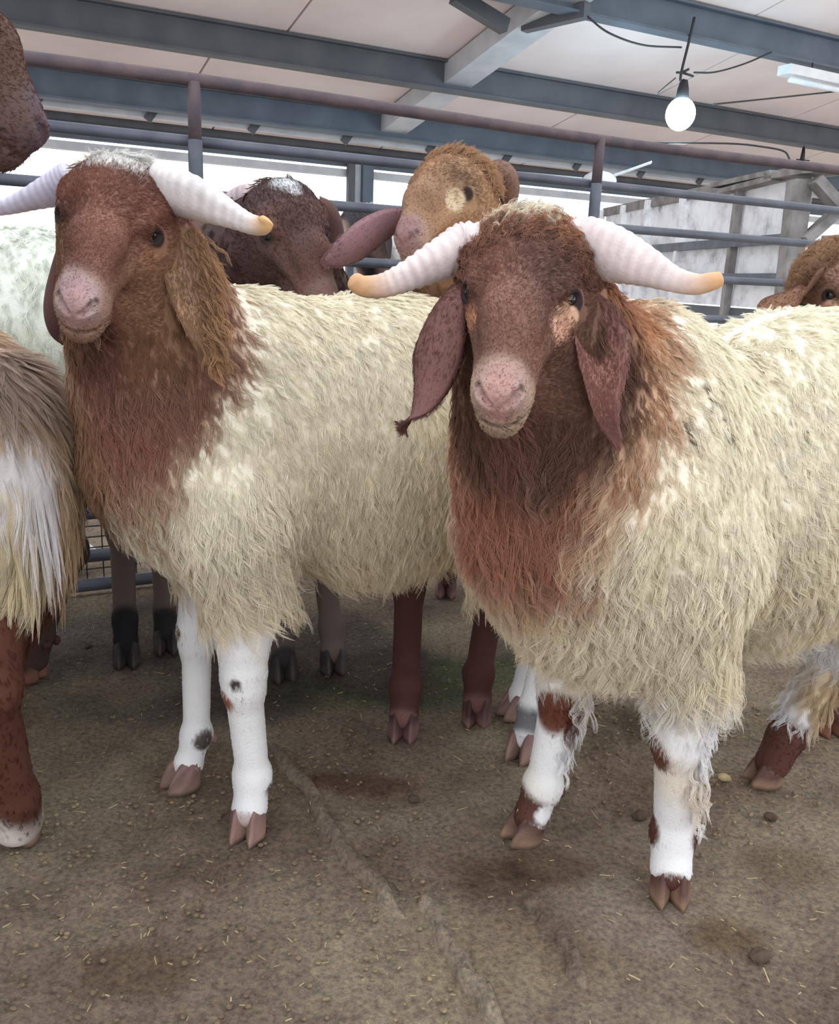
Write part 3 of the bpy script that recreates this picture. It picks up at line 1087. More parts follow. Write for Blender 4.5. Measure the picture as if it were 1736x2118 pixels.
    def ear(self, path, label=None, thick=.004, fuzz=0, coatc=None, inner=None, flip=1):
        """path rows: (point, half width, side direction, cup)"""
        rows = np.array([list(p) + [w] + list(nrm(sd)) + [c] for p, w, sd, c in path])
        R_ = spline(rows, 22)
        nb = 11
        vs, cs = [], []
        P0 = R_[:, :3]
        for i in range(22):
            t = nrm(P0[min(i + 1, 21)] - P0[max(i - 1, 0)])
            sd = nrm(R_[i, 4:7])
            sd = nrm(sd - t * (sd @ t))
            nn = np.cross(t, sd) * flip
            w, cup = max(R_[i, 3], .002), R_[i, 7]
            th = thick * (1 - .5 * i / 21)
            loop = []
            for j in range(nb):
                x = -1 + 2 * j / (nb - 1)
                loop.append((x, 1))
            for j in range(nb - 2, 0, -1):
                x = -1 + 2 * j / (nb - 1)
                loop.append((x, -1))
            for x, side in loop:
                h = cup * w * (1 - x * x) + side * th * math.sqrt(max(0, 1 - x * x)) * .5
                vs.append(P0[i] + sd * x * w + nn * h)
                cs.append(side)
        m = 2 * nb - 2
        fs = []
        for i in range(21):
            for j in range(m):
                fs.append((i * m + j, i * m + (j + 1) % m, (i + 1) * m + (j + 1) % m, (i + 1) * m + j))
        fs += [tuple(range(m))[::-1], tuple(range(21 * m, 22 * m))]
        vs = np.array(vs)
        cs = np.array(cs)
        outer = coatc if coatc is not None else lin(120, 80, 66)
        inn = inner if inner is not None else outer * .8
        cc = np.where((cs > 0)[:, None], inn, outer) * (1 + .14 * lowf(vs, 60, 9))[:, None]
        o = mesh_obj('ear', vs, fs, M_SKIN, self.ob, tuple(self.base), True, np.clip(cc, 0, 1))
        if label:
            tag(o, label)
        self.ear_last = (vs, np.array(fs[:-2]))
        if fuzz:
            r = self.r
            i = r.integers(0, 20, fuzz)
            j = r.integers(0, m, fuzz)
            P = vs[i * m + j] + (vs[(i + 1) * m + j] - vs[i * m + j]) * r.random((fuzz, 1))
            P = P + (vs[i * m + (j + 1) % m] - vs[i * m + j]) * r.random((fuzz, 1))
            ctr = P0[i]
            N = nrm(np.cross(vs[i * m + (j + 1) % m] - vs[i * m + j], vs[(i + 1) * m + j] - vs[i * m + j]))
            D = nrm(P0[np.minimum(i + 1, 21)] - P0[i] + 1e-6)
            sg = np.sign(((P - ctr) * N).sum(1))
            N = N * np.where(sg == 0, 1, sg)[:, None]
            pts, rad, col = locks(P, N, nrm(D - N * (D * N).sum(1, keepdims=True)), np.full(fuzz, .010) * r.uniform(.6, 1.3, fuzz), cc[i * m + j], r, kids=2, npt=4, spread=.003, r0=.0003, lift=.3, droop=.2, wave=.08, clump=.2, var=.07)
            hair_obj('ear_hair', o, self.base, pts, rad, col)['kind'] = 'stuff'
        return o

    def horn(self, path, c0, c1, label=None, ridges=26, flat=.62, flatdir=Z, groove=0.0, depth=.035, tipstart=.72):
        """path rows: (point, radius); FLATDIR: the direction of the broad side"""
        rows = np.array([list(p) + [r_] for p, r_ in path])
        n, seg = 90, 20
        R_ = spline(rows, n)
        vs, cc = [], []
        for i in range(n):
            t = nrm(R_[min(i + 1, n - 1), :3] - R_[max(i - 1, 0), :3])
            a = nrm(flatdir - t * (t @ flatdir))
            b = np.cross(t, a)
            u = i / (n - 1)
            r_ = max(R_[i, 3], .001)
            if u > .945:
                r_ *= math.sqrt(max(0.004, 1 - ((u - .945) / .0552) ** 2))
            rid = 1 + depth * math.sin(2 * math.pi * ridges * u ** .85) * (1 - sstep(.55, .85, u))
            for k in range(seg):
                g = 2 * math.pi * k / seg
                rr = r_ * rid * (1 - groove * math.exp(-((((g - 1.35 + math.pi) % 6.283) - math.pi) / .22) ** 2))
                vs.append(R_[i, :3] + rr * (math.cos(g) * a + math.sin(g) * b * flat))
                cc.append(mix(c0, c1, sstep(tipstart - .15, tipstart + .15, u)) * (1 + .09 * math.sin(2 * math.pi * ridges * u ** .85 + 2) * (1 - sstep(.5, .8, u))))
        fs = []
        for i in range(n - 1):
            for k in range(seg):
                fs.append((i * seg + k, i * seg + (k + 1) % seg, (i + 1) * seg + (k + 1) % seg, (i + 1) * seg + k))
        fs += [tuple(range(seg))[::-1], tuple(range((n - 1) * seg, n * seg))]
        vs, cc = np.array(vs), np.array(cc)
        cc = cc * (1 + .10 * lowf(vs, 80, 4) + .06 * lowf(vs, 240, 5))[:, None]
        o = mesh_obj('horn', vs, fs, M_HORN, self.ob, tuple(self.base), True, np.clip(cc, 0, 1))
        return tag(o, label) if label else o

    def wool(self, name, n, where, length, comb, seen=.25, **kw):
        """grow locks; WHERE(P, N) weights, LENGTH(P), COMB(P, N) give the field"""
        tc = self.v[self.tri].mean(1)
        tn = self.n[self.tri].mean(1)
        w = where(tc, tn)
        face = ((V(0, 0, CAMZ) - tc) * tn).sum(1) > -.25 * np.linalg.norm(tc - V(0, 0, CAMZ), axis=1)
        inview = np.abs(tc[:, 0] / np.maximum(tc[:, 1], .1)) < .62
        w = w * np.where(face & inview, 1.0, seen)
        P, N = scatter(self.v, self.tri, self.n, w, n, self.r)
        D = comb(P, N)
        D = D - N * (D * N).sum(1, keepdims=True)
        D = nrm(D + 1e-6)
        Lg = length(P) * self.r.uniform(.75, 1.2, n)
        C = self.coat(P + self.r.normal(0, .006, P.shape), self)
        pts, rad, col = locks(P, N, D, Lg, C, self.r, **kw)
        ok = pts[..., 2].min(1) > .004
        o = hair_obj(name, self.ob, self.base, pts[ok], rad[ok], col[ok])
        o['kind'] = 'stuff'
        return o

# ------------------------------------------------------------------ coat colours
CREAM, CREAMY, WHITE = lin(242, 237, 222), lin(228, 210, 178), lin(240, 238, 240)
DOWN = V(0, 0, -1)


def caps(P, pts, rad):
    """signed distance to a chain of round cones"""
    d = np.full(len(P), 9.0)
    for (a, b), (ra, rb) in zip(zip(pts[:-1], pts[1:]), zip(rad[:-1], rad[1:])):
        ab = b - a
        t = np.clip((P - a) @ ab / (ab @ ab), 0, 1)
        d = np.minimum(d, np.linalg.norm(P - a - t[:, None] * ab, axis=1) - (ra + (rb - ra) * t))
    return d


def spot(col, P, c, r, colour, soft=.35, seed=0, wob=.18):
    d = np.linalg.norm(P - c, axis=1) / r * (1 + wob * lowf(P, 1.1 / r, seed))
    return mix(col, np.asarray(colour), sstep(1 + soft * .5, 1 - soft * .5, d))


def fleece_tone(P, seed, hi=CREAM, lo=CREAMY):
    """cream wool, yellower and dirtier in broad patches and low on the flanks"""
    t = .42 + .33 * lowf(P, 5, seed) + .22 * lowf(P, 16, seed + 1)
    z = sstep(.85, .45, P[:, 2])
    return mix(np.broadcast_to(hi, P.shape), lo, np.clip(.45 * t + .55 * z * (.6 + .5 * t), 0, 1))


def head_tone(P, s, face, crown, cheek, muzzle, nose, pale=.135):
    h = s.hloc(P)
    x, y, z = h[:, 0], np.abs(h[:, 1]), h[:, 2]
    n1, n2 = lowf(P, 38, 31), lowf(P, 95, 32)
    c = np.broadcast_to(face, P.shape)
    c = c * (1 + .16 * n1 + .12 * n2)[:, None] * (1 + .05 * n1[:, None] * V(1, .2, -.4))
    c = mix(c, cheek, .8 * sstep(.02, .05, y) * sstep(.03, -.03, z) * (1 - sstep(.10, .14, x)))
    c = mix(c, crown, sstep(-.0, -.05, x))
    mz = sstep(pale - .015, pale + .025, x - .25 * np.clip(z + .02, -.05, .05) + .010 * lowf(P, 60, 33))
    c = mix(c, muzzle, mz * .9)
    up = sstep(.138, .162, x + .006 * n2) * sstep(-.044, -.024, z) * sstep(.034, .020, y)
    c = mix(c, nose, up)
    lip = sstep(.15, .168, x) * sstep(.022, .008, y) * sstep(-.05, -.03, z)
    c = mix(c, nose * V(1.08, .90, .90), lip * .7)
    e = np.linalg.norm(np.stack([x, y, z], 1) - V(.0215, .0625, .0095), axis=1)
    c = mix(c, lin(48, 34, 34), sstep(.0175, .0125, e))
    mouth = sstep(.0050, .0015, np.abs(z + .047)) * sstep(.13, .15, x)
    c = mix(c, lin(80, 56, 54), mouth * .75)
    nos = sstep(.0085, .004, np.minimum(np.linalg.norm(np.stack([x, y, z], 1) - V(.180, .021, -.006), axis=1), np.linalg.norm(np.stack([x, y, z], 1) - V(.171, .027, -.001), axis=1)))
    c = mix(c, lin(40, 28, 30), nos)
    return c


def leg_white(P, l, col, below=.40, c=WHITE):
    return mix(col, c * (1 + .05 * lowf(P, 30, 8))[:, None], sstep(below + .04, below - .03, l[:, 2]))


def comb_body(s, back=.45, down=1.0, noise=.35, seed=0):
    def f(P, N):
        l = s.loc(P)
        D = DOWN * down - s.f * back + s.f * (.8 * sstep(.05, .25, l[:, 0]) * .5)[:, None]
        D = D + s.l * (np.sign(l[:, 1]) * .5 * sstep(.75, .95, l[:, 2]))[:, None]
        D = D + np.stack([lowf(P, 17, seed), lowf(P, 15, seed + 1), lowf(P, 16, seed + 2)], 1) * noise
        return D
    return f


def comb_face(s):
    def f(P, N):
        return np.broadcast_to(-s.hx[0] + DOWN * .15, P.shape) + np.stack([lowf(P, 30, 3), lowf(P, 32, 4), lowf(P, 31, 5)], 1) * .35
    return f


def is_head(P, s, inset=0.0):
    h = s.hloc(P)
    return (np.linalg.norm(h - V(.05, 0, -.02), axis=1) < .185 - inset) & (h[:, 0] > -.085 + .6 * np.clip(-h[:, 2] - .03, 0, .2)) & (h[:, 2] > -.118 + 1.4 * inset) & (np.abs(h[:, 1]) < .088)


def no_eye(P, s):
    return np.where(np.linalg.norm(np.abs(s.hloc(P)) * V(1, 1, 1) - V(.0215, .0625, .0095), axis=1) < .0165, 0.0, 1.0)


def face_fur(s, n, ln=.009, var=.16):
    s.wool('face_hair', n, lambda P, N: np.where(is_head(P, s), 1.0, 0.0) * np.where(s.hloc(P)[:, 0] > .145, .5, 1.0) * no_eye(P, s),
           lambda P: ln * (1 - .62 * sstep(.03, .09, s.hloc(P)[:, 0]) * np.where(s.hloc(P)[:, 2] > -.03, 1, .4)) + .003 * sstep(.0, -.05, s.hloc(P)[:, 0]), comb_face(s), kids=2, npt=4, spread=.0022, r0=.00034, lift=.5, droop=.15, wave=.10, freq=.8, clump=.3, var=var)


def blend_neck(s, start, frac=(.33, .66), r=(.14, .115, .095, .075), lift=.0):
    e = s.H(-.055, 0, -.025)
    a = np.asarray(start)
    p1, p2 = a + (e - a) * frac[0] + Z * lift, a + (e - a) * frac[1] + Z * lift
    s.neck([a, p1, p2, e], r)


SHEEP_GROUP = None
# ================================================================== the near right ram
R = Sheep('ram', 'cream horned ram with frontal brown face, brown bib and brown-spotted white forelegs', (.33, 1.32), (-.883, -.469), 1.0, h=.0072, seed=11)
R.trunk(.86, .985, .20, .42, .165)
gFL, gFR, gHR = ground(1387, 1868), ground(1068, 1738), ground(1565, 1618)
kFL = R.foreleg(gFL, 1, V(-.12, -1, 0), .31, 1.2)
kFR = R.foreleg(gFR, -1, V(-.88, -.42, 0), .30, 1.14)
kHR = R.hindleg(gHR, -1, V(-.97, -.15, 0), 1.22)
R.hindleg(R.L(-.70, .12, 0), 1)
R.head(W(1079, 606, 1.10), W(1033, 797, .955), (0.03, 0, 1), 1.03)
blend_neck(R, R.L(.13, .02, .74), r=(.17, .135, .105, .075))
R_bib = ([W(1135, 590, 1.22), W(1150, 780, 1.22), W(1130, 930, 1.19), W(1115, 1010, 1.19)], [.125, .135, .145, .12])


def coat_R(P, s):
    l = s.loc(P)
    c = fleece_tone(P, 1)
    b = caps(P, *R_bib) + .016 * lowf(P, 22, 2) + .010 * lowf(P, 60, 3)
    bib = mix(np.broadcast_to(lin(176, 124, 104), P.shape), lin(134, 98, 82), np.clip(.5 + .5 * lowf(P, 13, 4), 0, 1))
    bib = mix(bib, lin(196, 150, 116), sstep(1225, 1300, 868 + 1800 * P[:, 0] / (P[:, 1] * .966 + (1 - P[:, 2]) * .257)) * sstep(.7, .85, P[:, 2]))
    c = mix(c, lin(196, 160, 130), sstep(.05, .01, b) * .8)
    c = mix(c, bib, sstep(.018, -.018, b))
    hd = head_tone(P, s, lin(124, 90, 79), lin(166, 122, 98), lin(112, 84, 70), lin(186, 162, 142), lin(178, 148, 142))
    hh = s.hloc(P)
    w = sstep(.205, .165, np.linalg.norm(hh - V(.05, 0, -.02), axis=1)) * sstep(-.11, -.07, hh[:, 0] + .35 * np.clip(hh[:, 2] + .05, -.2, 0))
    c = mix(c, hd, w)
    c = spot(c, P, s.H(.052, .048, -.012), .017, lin(214, 172, 150), .3, 5, .1)
    c = spot(c, P, s.H(.030, .058, -.006), .014, lin(214, 172, 146), .3, 6, .1)
    c = spot(c, P, s.H(.036, .052, .010), .010, lin(205, 170, 146), .3, 6, .1)
    c = spot(c, P, s.H(.052, -.052, -.008), .016, lin(176, 130, 104), .4, 7, .1)
    c = spot(c, P, s.H(-.070, -.005, .040), .040, lin(226, 216, 198), .35, 8)
    leg = sstep(.46, .40, l[:, 2])
    c = mix(c, mix(np.broadcast_to(WHITE, P.shape), lin(228, 208, 172), np.clip(.1 + .7 * lowf(P, 16, 9), 0, 1)), leg)
    bk = lin(92, 58, 50)
    for (k, f), a in ((kFL, gFL), (kFR, gFR), (kHR, gHR)):
        c = spot(c, P, a + Z * .028, .036, bk, .3, 12)
    c = spot(c, P, kFL[0] + V(-.042, -.012, -.032), .036, lin(110, 74, 58), .35, 13)
    c = spot(c, P, kFL[1] + V(-.038, .0, .005), .034, bk, .3, 14)
    c = spot(c, P, kFL[1] + V(.038, .0, .0), .030, bk, .3, 15)
    c = spot(c, P, kFR[0] + V(-.012, -.03, -.022), .046, lin(110, 66, 52), .35, 16)
    c = spot(c, P, kFR[1] + V(-.015, -.0, -.040), .050, bk, .3, 17)
    c = spot(c, P, kFR[1] + V(.004, -.036, -.040), .019, WHITE, .3, 18)
    c = spot(c, P, kHR[1] + V(-.0, 0, -.02), .075, bk, .3, 19)
    c = spot(c, P, kHR[0] * .55 + kHR[1] * .45 + V(.03, -.03, 0), .055, lin(216, 194, 164), .5, 21)
    for k in ((1470, 797), (1485, 855), (1511, 861), (1641, 868), (1684, 992), (1514, 1105), (1432, 871), (1560, 740)):
        c = spot(c, P, s.at(*k), .0065, lin(120, 108, 84), .4, 20)
    return np.clip(c, 0.004, .95)


R.build(coat_R, True, lin(138, 110, 92), lin(84, 54, 50))
# horns: sweep out sideways and curl up at the blunt tip
P1, P2 = lin(222, 206, 206), lin(206, 160, 120)
R.horn([(W(1012, 540, 1.15), .024), (W(985, 514, 1.15), .030), (W(952, 516, 1.15), .032), (W(905, 540, 1.13), .027), (W(845, 570, 1.12), .0195), (W(795, 590, 1.12), .0155), (W(752, 592, 1.12), .0135), (W(724, 574, 1.115), .0105)],
       P1, P2, 'ridged pale horn sweeping left, with a tan upturned tip', 24, .7, V(.2, -.3, 1), depth=.06)
R.horn([(W(1160, 548, 1.14), .026), (W(1188, 520, 1.14), .036), (W(1218, 515, 1.135), .039), (W(1275, 528, 1.10), .034), (W(1335, 551, 1.07), .0245), (W(1392, 577, 1.05), .0155), (W(1440, 588, 1.04), .0125), (W(1478, 581, 1.035), .0105), (W(1496, 574, 1.035), .0085)],
       P1, P2, 'pinkish pale horn sweeping right, with a tan blunt tip', 26, .6, V(-.1, -.3, 1), depth=.022, tipstart=.74)
R.ear([(W(948, 600, 1.135), .018, V(.6, -.8, .2), .5), (W(926, 652, 1.11), .030, V(.85, -.6, .25), .5), (W(908, 730, 1.09), .036, V(.9, -.4, .25), .4), (W(893, 800, 1.08), .026, V(.9, -.4, .3), .4), (W(868, 852, 1.07), .015, V(.8, -.3, .5), .4), (W(838, 880, 1.06), .009, V(.5, -.2, .8), .3), (W(832, 884, 1.06), .002, V(.5, -.2, .8), .3)],
      'brown drooping ear with the tip curled outwards', coatc=lin(122, 84, 76), inner=lin(116, 82, 78), flip=1, fuzz=3500)
R.ear([(W(1212, 600, 1.10), .016, V(.8, .6, 0), .5), (W(1236, 650, 1.08), .032, V(.9, .3, .1), .6), (W(1249, 730, 1.06), .033, V(.95, .2, .1), .6), (W(1250, 800, 1.045), .024, V(.95, .3, .1), .6), (W(1256, 860, 1.04), .014, V(.9, .3, .2), .5), (W(1270, 900, 1.035), .006, V(.8, .3, .3), .3), (W(1277, 920, 1.03), .002, V(.8, .3, .3), .3)],
      'brown folded ear hanging to a thin point', coatc=lin(132, 92, 84), inner=lin(152, 112, 106), flip=-1, fuzz=3500)


def woolly(s, zlow=.43):
    def f(P, N):
        l = s.loc(P)
        return np.where(is_head(P, s, .02), 0.0, 1.0) * sstep(zlow - .05, zlow + .02, l[:, 2])
    return f


def len_R(P):
    l = R.loc(P)
    b = caps(P, *R_bib)
    g = .042 + .030 * sstep(.80, .55, l[:, 2]) + .036 * sstep(.56, .44, l[:, 2])
    return g + .030 * sstep(.02, -.03, b) * sstep(.92, .8, P[:, 2])


R.wool('fleece', 15500, woolly(R), len_R, comb_body(R, .40, 1.0, .40, 3), kids=9, npt=7, spread=.0065, r0=.00042, lift=.34, droop=.45, wave=.10, freq=1.5, clump=.72)
face_fur(R, 24000)
R.wool('forelock', 1500, lambda P, N: sstep(.012, -.03, R.hloc(P)[:, 0]) * np.where(R.hloc(P)[:, 2] > -.01, 1.0, .15) * np.where(np.linalg.norm(R.hloc(P) - V(-.05, 0, .02), axis=1) < .095, 1, 0),
       lambda P: .018 + .016 * sstep(0, -.05, R.hloc(P)[:, 0]), comb_face(R), var=.20, kids=10, npt=9, spread=.005, r0=.0004, lift=.8, droop=.1, wave=.20, freq=1.9, clump=.7)


def leg_where(s, z1=.44):
    def f(P, N):
        l = s.loc(P)
        return sstep(z1 + .04, z1 - .02, l[:, 2]) * sstep(.045, .06, l[:, 2])
    return f


R.wool('leg_hair', 10000, leg_where(R), lambda P: .012 + .030 * sstep(.22, .40, P[:, 2]), comb_body(R, .1, 1, .2, 4), kids=3, npt=4, spread=.003, r0=.0003, lift=.3, droop=.3, wave=.06, freq=1, clump=.5)
R.wool('leg_feather', 800, lambda P, N: leg_where(R, .42)(P, N) * sstep(.14, .2, P[:, 2]) * sstep(-.3, .5, N @ nrm(V(.9, .45, 0))), lambda P: .052 + .018 * lowf(P, 30, 2), comb_body(R, .1, 1, .5, 6),
       kids=12, npt=8, spread=.006, r0=.0004, lift=.75, droop=.5, wave=.16, freq=1.2, clump=.85)

R.wool('hind_feather', 330, lambda P, N: np.where((np.linalg.norm((P - (kHR[0] * .62 + kHR[1] * .38)) * V(1, 1, .72), axis=1) < .085) & (P[:, 2] > .15), 1.0, 0.0), lambda P: .055 + 0 * P[:, 0], comb_body(R, -.1, 1, .4, 7), seen=1,
       kids=12, npt=8, spread=.008, r0=.0004, lift=.6, droop=.6, wave=.13, freq=1.2, clump=.8)

# ================================================================== the left ram
Lm = Sheep('ram', 'cream horned ram with tilted brown face and white crown, standing on plain white forelegs', (-.381, 1.462), (-.883, -.469), 1.0, h=.0072, seed=12)
Lm.trunk(.84, .98, .19, .455, .055, .53)
hFL, hFR, hHL = ground(505, 1738), ground(362, 1632), ground(1070, 1572)
lFL = Lm.foreleg(hFL, 1, V(-.15, -1, 0), .31, 1.1)
lFR = Lm.foreleg(hFR, -1, V(-.75, -.65, 0), .31, .95)
lHL = Lm.hindleg(hHL, 1, V(-.5, -.85, 0), .85, -.56)
Lm.hindleg(Lm.L(-.74, -.09, 0), -1, None, .9, -.56)
Lm.head(W(232, 462, 1.27), W(161, 608, 1.13), (.20, 0, 1), 1.0)
blend_neck(Lm, Lm.L(.03, .0, .74), r=(.165, .13, .105, .08))
L_bib = ([W(330, 520, 1.36), W(310, 720, 1.33), W(322, 870, 1.36), W(352, 985, 1.38)], [.10, .115, .100, .055])


def coat_L(P, s):
    l = s.loc(P)
    c = fleece_tone(P, 21, CREAM, lin(228, 208, 174))
    b = caps(P, *L_bib) + .014 * lowf(P, 22, 22) + .010 * lowf(P, 60, 23)
    bib = mix(np.broadcast_to(lin(168, 122, 108), P.shape), lin(142, 108, 94), np.clip(.5 + .6 * lowf(P, 12, 24), 0, 1))
    c = spot(c, P, W(470, 880, 1.40), .070, lin(158, 128, 106), .5, 25)
    c = spot(c, P, W(210, 900, 1.42), .12, lin(150, 116, 94), .5, 26)
    c = mix(c, lin(176, 138, 110), sstep(.045, .01, b) * .8)
    c = mix(c, bib, sstep(.018, -.018, b))
    hd = head_tone(P, s, lin(130, 90, 78), lin(122, 86, 76), lin(142, 108, 84), lin(170, 138, 120), lin(176, 152, 152))
    hh = s.hloc(P)
    w = sstep(.205, .165, np.linalg.norm(hh - V(.05, 0, -.02), axis=1)) * sstep(-.11, -.07, hh[:, 0] + .35 * np.clip(hh[:, 2] + .05, -.2, 0))
    c = mix(c, hd, w)
    c = spot(c, P, s.H(-.072, -.010, .034), .040, lin(228, 226, 224), .35, 28)
    c = spot(c, P, s.H(.040, .055, -.012), .016, lin(160, 116, 92), .35, 29, .1)
    c = leg_white(P, l, c, .42)
    for p, r_, cc in ((lFL[0] + V(-.03, -.02, -.03), .024, lin(150, 100, 80)), (lFL[0] + V(-.005, -.04, .01), .010, lin(70, 60, 60)), (lFR[0] + V(-.03, -.02, .02), .013, lin(120, 96, 70)),
                      (lFL[1] + V(.03, -.01, -.02), .014, lin(110, 96, 92)), (lFR[1] + V(.02, -.02, .0), .020, lin(90, 78, 76)), (hFL + Z * .03, .03, lin(196, 178, 176)), (lHL[1] - Z * .02, .04, lin(120, 120, 124))):
        c = spot(c, P, p, r_, cc, .35, 30)
    return np.clip(c, 0.004, .95)


Lm.build(coat_L, True, lin(140, 112, 102), lin(128, 98, 94))
Lm.horn([(W(330, 385, 1.31), .034), (W(372, 398, 1.29), .034), (W(430, 420, 1.26), .028), (W(482, 446, 1.24), .019), (W(518, 463, 1.23), .0145), (W(543, 466, 1.225), .0130), (W(556, 452, 1.225), .0115)],
        lin(224, 216, 218), lin(206, 164, 116), 'pale grooved horn sweeping right, with a tan tip curled up', 16, .62, V(.1, -.5, 1), groove=.12, depth=.02, tipstart=.74)
Lm.horn([(W(150, 370, 1.34), .026), (W(112, 392, 1.35), .024), (W(60, 412, 1.36), .017), (W(12, 428, 1.37), .012), (W(-30, 432, 1.37), .010), (W(-60, 420, 1.37), .008)],
        lin(206, 200, 222), lin(196, 170, 150), 'pale horn sweeping left beyond the head', 16, .7, V(.1, -.5, 1), depth=.02, tipstart=.85)
Lm.ear([(W(372, 468, 1.30), .020, V(.9, .3, 0), .4), (W(384, 530, 1.28), .034, V(.95, .2, 0), .5), (W(398, 600, 1.265), .033, V(.95, .1, -.1), .5), (W(410, 660, 1.255), .024, V(.95, .1, -.2), .5), (W(424, 712, 1.25), .013, V(.9, .1, -.2), .4), (W(438, 742, 1.25), .006, V(.8, 0, -.3), .2), (W(443, 749, 1.25), .002, V(.8, 0, -.3), .2)],
       'tan-edged brown ear hanging to a point', coatc=lin(150, 118, 94), inner=lin(140, 106, 84), flip=-1, fuzz=3500)
ev_, ef_ = Lm.ear_last
Lm.ear([(W(140, 480, 1.35), .016, V(.6, -.8, .1), .4), (W(128, 560, 1.35), .028, V(.8, -.6, .1), .4), (W(120, 630, 1.35), .030, V(.9, -.4, .1), .4), (W(122, 680, 1.35), .022, V(.9, -.3, .1), .4), (W(135, 712, 1.35), .006, V(.9, -.3, .1), .3)],
       'dark brown far ear', coatc=lin(88, 58, 54), inner=lin(84, 56, 52))


def len_L(P):
    l = Lm.loc(P)
    b = caps(P, *L_bib)
    g = .042 + .030 * sstep(.80, .55, l[:, 2]) + .034 * sstep(.60, .48, l[:, 2])
    return g + .022 * sstep(.02, -.03, b) * sstep(.92, .8, P[:, 2])


Lm.wool('fleece', 15000, woolly(Lm, .505), len_L, comb_body(Lm, .42, 1.0, .38, 13), kids=9, npt=7, spread=.0065, r0=.00045, lift=.34, droop=.45, wave=.09, freq=1.4, clump=.72)
face_fur(Lm, 21000)
Lm.wool('leg_hair', 6500, leg_where(Lm), lambda P: .010 + .008 * sstep(.2, .35, P[:, 2]), comb_body(Lm, .1, 1, .2, 4), kids=3, npt=4, spread=.003, r0=.0003, lift=.3, droop=.3, wave=.05, freq=1, clump=.5)


def ear_fringe(s, ev, n, cols, ln, seed):
    """long wool hanging off the outer edge and back of an ear"""
    r = np.random.default_rng(seed)
    ring = 20
    i = r.integers(1, 17, n)
    k = r.integers(7, 14, n)
    P = ev[i * ring + k] + r.normal(0, .004, (n, 3))
    N = nrm(np.broadcast_to(V(.8, -.35, 0), P.shape) + r.normal(0, .3, P.shape))
    D = nrm(np.broadcast_to(V(.45, 0, -1), P.shape) + r.normal(0, .25, P.shape))
    pts, rad, col = locks(P, N, D, ln * r.uniform(.6, 1.2, n), np.broadcast_to(cols, P.shape) * r.normal(1, .12, (n, 1)), r, kids=10, npt=7, spread=.006, r0=.0004, lift=.5, droop=.5, wave=.12, freq=1.3, clump=.75)
    o = hair_obj('ear_fringe', s.ob, s.base, pts, rad, col)
    o['kind'] = 'stuff'


ear_fringe(Lm, ev_, 260, lin(172, 136, 106), .045, 5)

# ================================================================== the rest of the flock
def coat_of(body, head=None, bib=None, leg=None, bibpts=None, seed=0, legz=.40, spots=()):
    def f(P, s):
        l = s.loc(P)
        hi, lo = body
        c = fleece_tone(P, seed, hi, lo)
        if bibpts is not None:
            b = caps(P, *bibpts) + .02 * lowf(P, 20, seed + 3)
            c = mix(c, bib * (1 + .15 * lowf(P, 25, seed + 5))[:, None], sstep(.03, -.02, b))
        if leg is not None:
            c = mix(c, leg * (1 + .12 * lowf(P, 25, seed + 4))[:, None], sstep(legz + .05, legz - .03, l[:, 2]))
        if head is not None:
            hh = s.hloc(P)
            w = sstep(.21, .17, np.linalg.norm(hh - V(.05, 0, -.02), axis=1)) * sstep(-.13, -.08, hh[:, 0])
            c = mix(c, head_tone(P, s, *head), w)
        for (p, r_, k) in spots:
            c = spot(c, P, p() if callable(p) else p, r_, k, .4, seed + 7)
        return np.clip(c, .004, .95)
    return f


def grow_flock(s, n, ln, hn=5000, r0=.0006, kids=6, seen=.12, zlow=.43, wave=.09, lift=.34, back=.4, droop=.5, spread=.009, legn=700, clump=.72):
    s.wool('fleece', n, woolly(s, zlow), lambda P: ln * (1 + .3 * sstep(.75, .5, P[:, 2])), comb_body(s, back, 1.0, .35, 5), seen=seen, kids=kids, npt=6, spread=spread, r0=r0, lift=lift, droop=droop, wave=wave, freq=1.3, clump=clump)
    if hn:
        face_fur(s, hn, .010)
    if legn:
        s.wool('leg_hair', legn, leg_where(s), lambda P: .012 + 0 * P[:, 0], comb_body(s, .1, 1, .2, 4), seen=seen, kids=3, npt=4, spread=.004, r0=.0004, lift=.3, droop=.3, wave=.06, clump=.5)


def four_legs(s, fl, fr, hl, hr, fd=None, hu=-.52, thick=1.0):
    s.foreleg(s.L(*fl, 0) if len(fl) == 2 else fl, 1, fd, thick=thick)
    s.foreleg(s.L(*fr, 0) if len(fr) == 2 else fr, -1, fd, thick=thick)
    s.hindleg(s.L(*hl, 0) if len(hl) == 2 else hl, 1, fd, hip_u=hu, thick=thick)
    s.hindleg(s.L(*hr, 0) if len(hr) == 2 else hr, -1, fd, hip_u=hu, thick=thick)


def own_head(s, u, v, z, pitch=-.7, yaw=0.0, size=1.0):
    m = s.L(u, v, z)
    d = s.f * math.cos(yaw) * math.cos(pitch) + s.l * math.sin(yaw) * math.cos(pitch) + Z * math.sin(pitch)
    s.head(m, m + d, Z, size)


def side_ears(s, c1, c2, ln=.17, fuzz=0):
    for k in (-1, 1):
        y = s.hx[1] * k
        p0 = s.H(-.035, k * .058, .012)
        s.ear([(p0, .016, s.hx[0], .4), (p0 + y * .045 - Z * .03, .028, s.hx[0], .4), (p0 + y * .065 - Z * .09, .030, s.hx[0], .4), (p0 + y * .07 - Z * (ln - .03), .018, s.hx[0], .4), (p0 + y * .07 - Z * ln, .003, s.hx[0], .3)],
              coatc=c1, inner=c2, fuzz=fuzz)


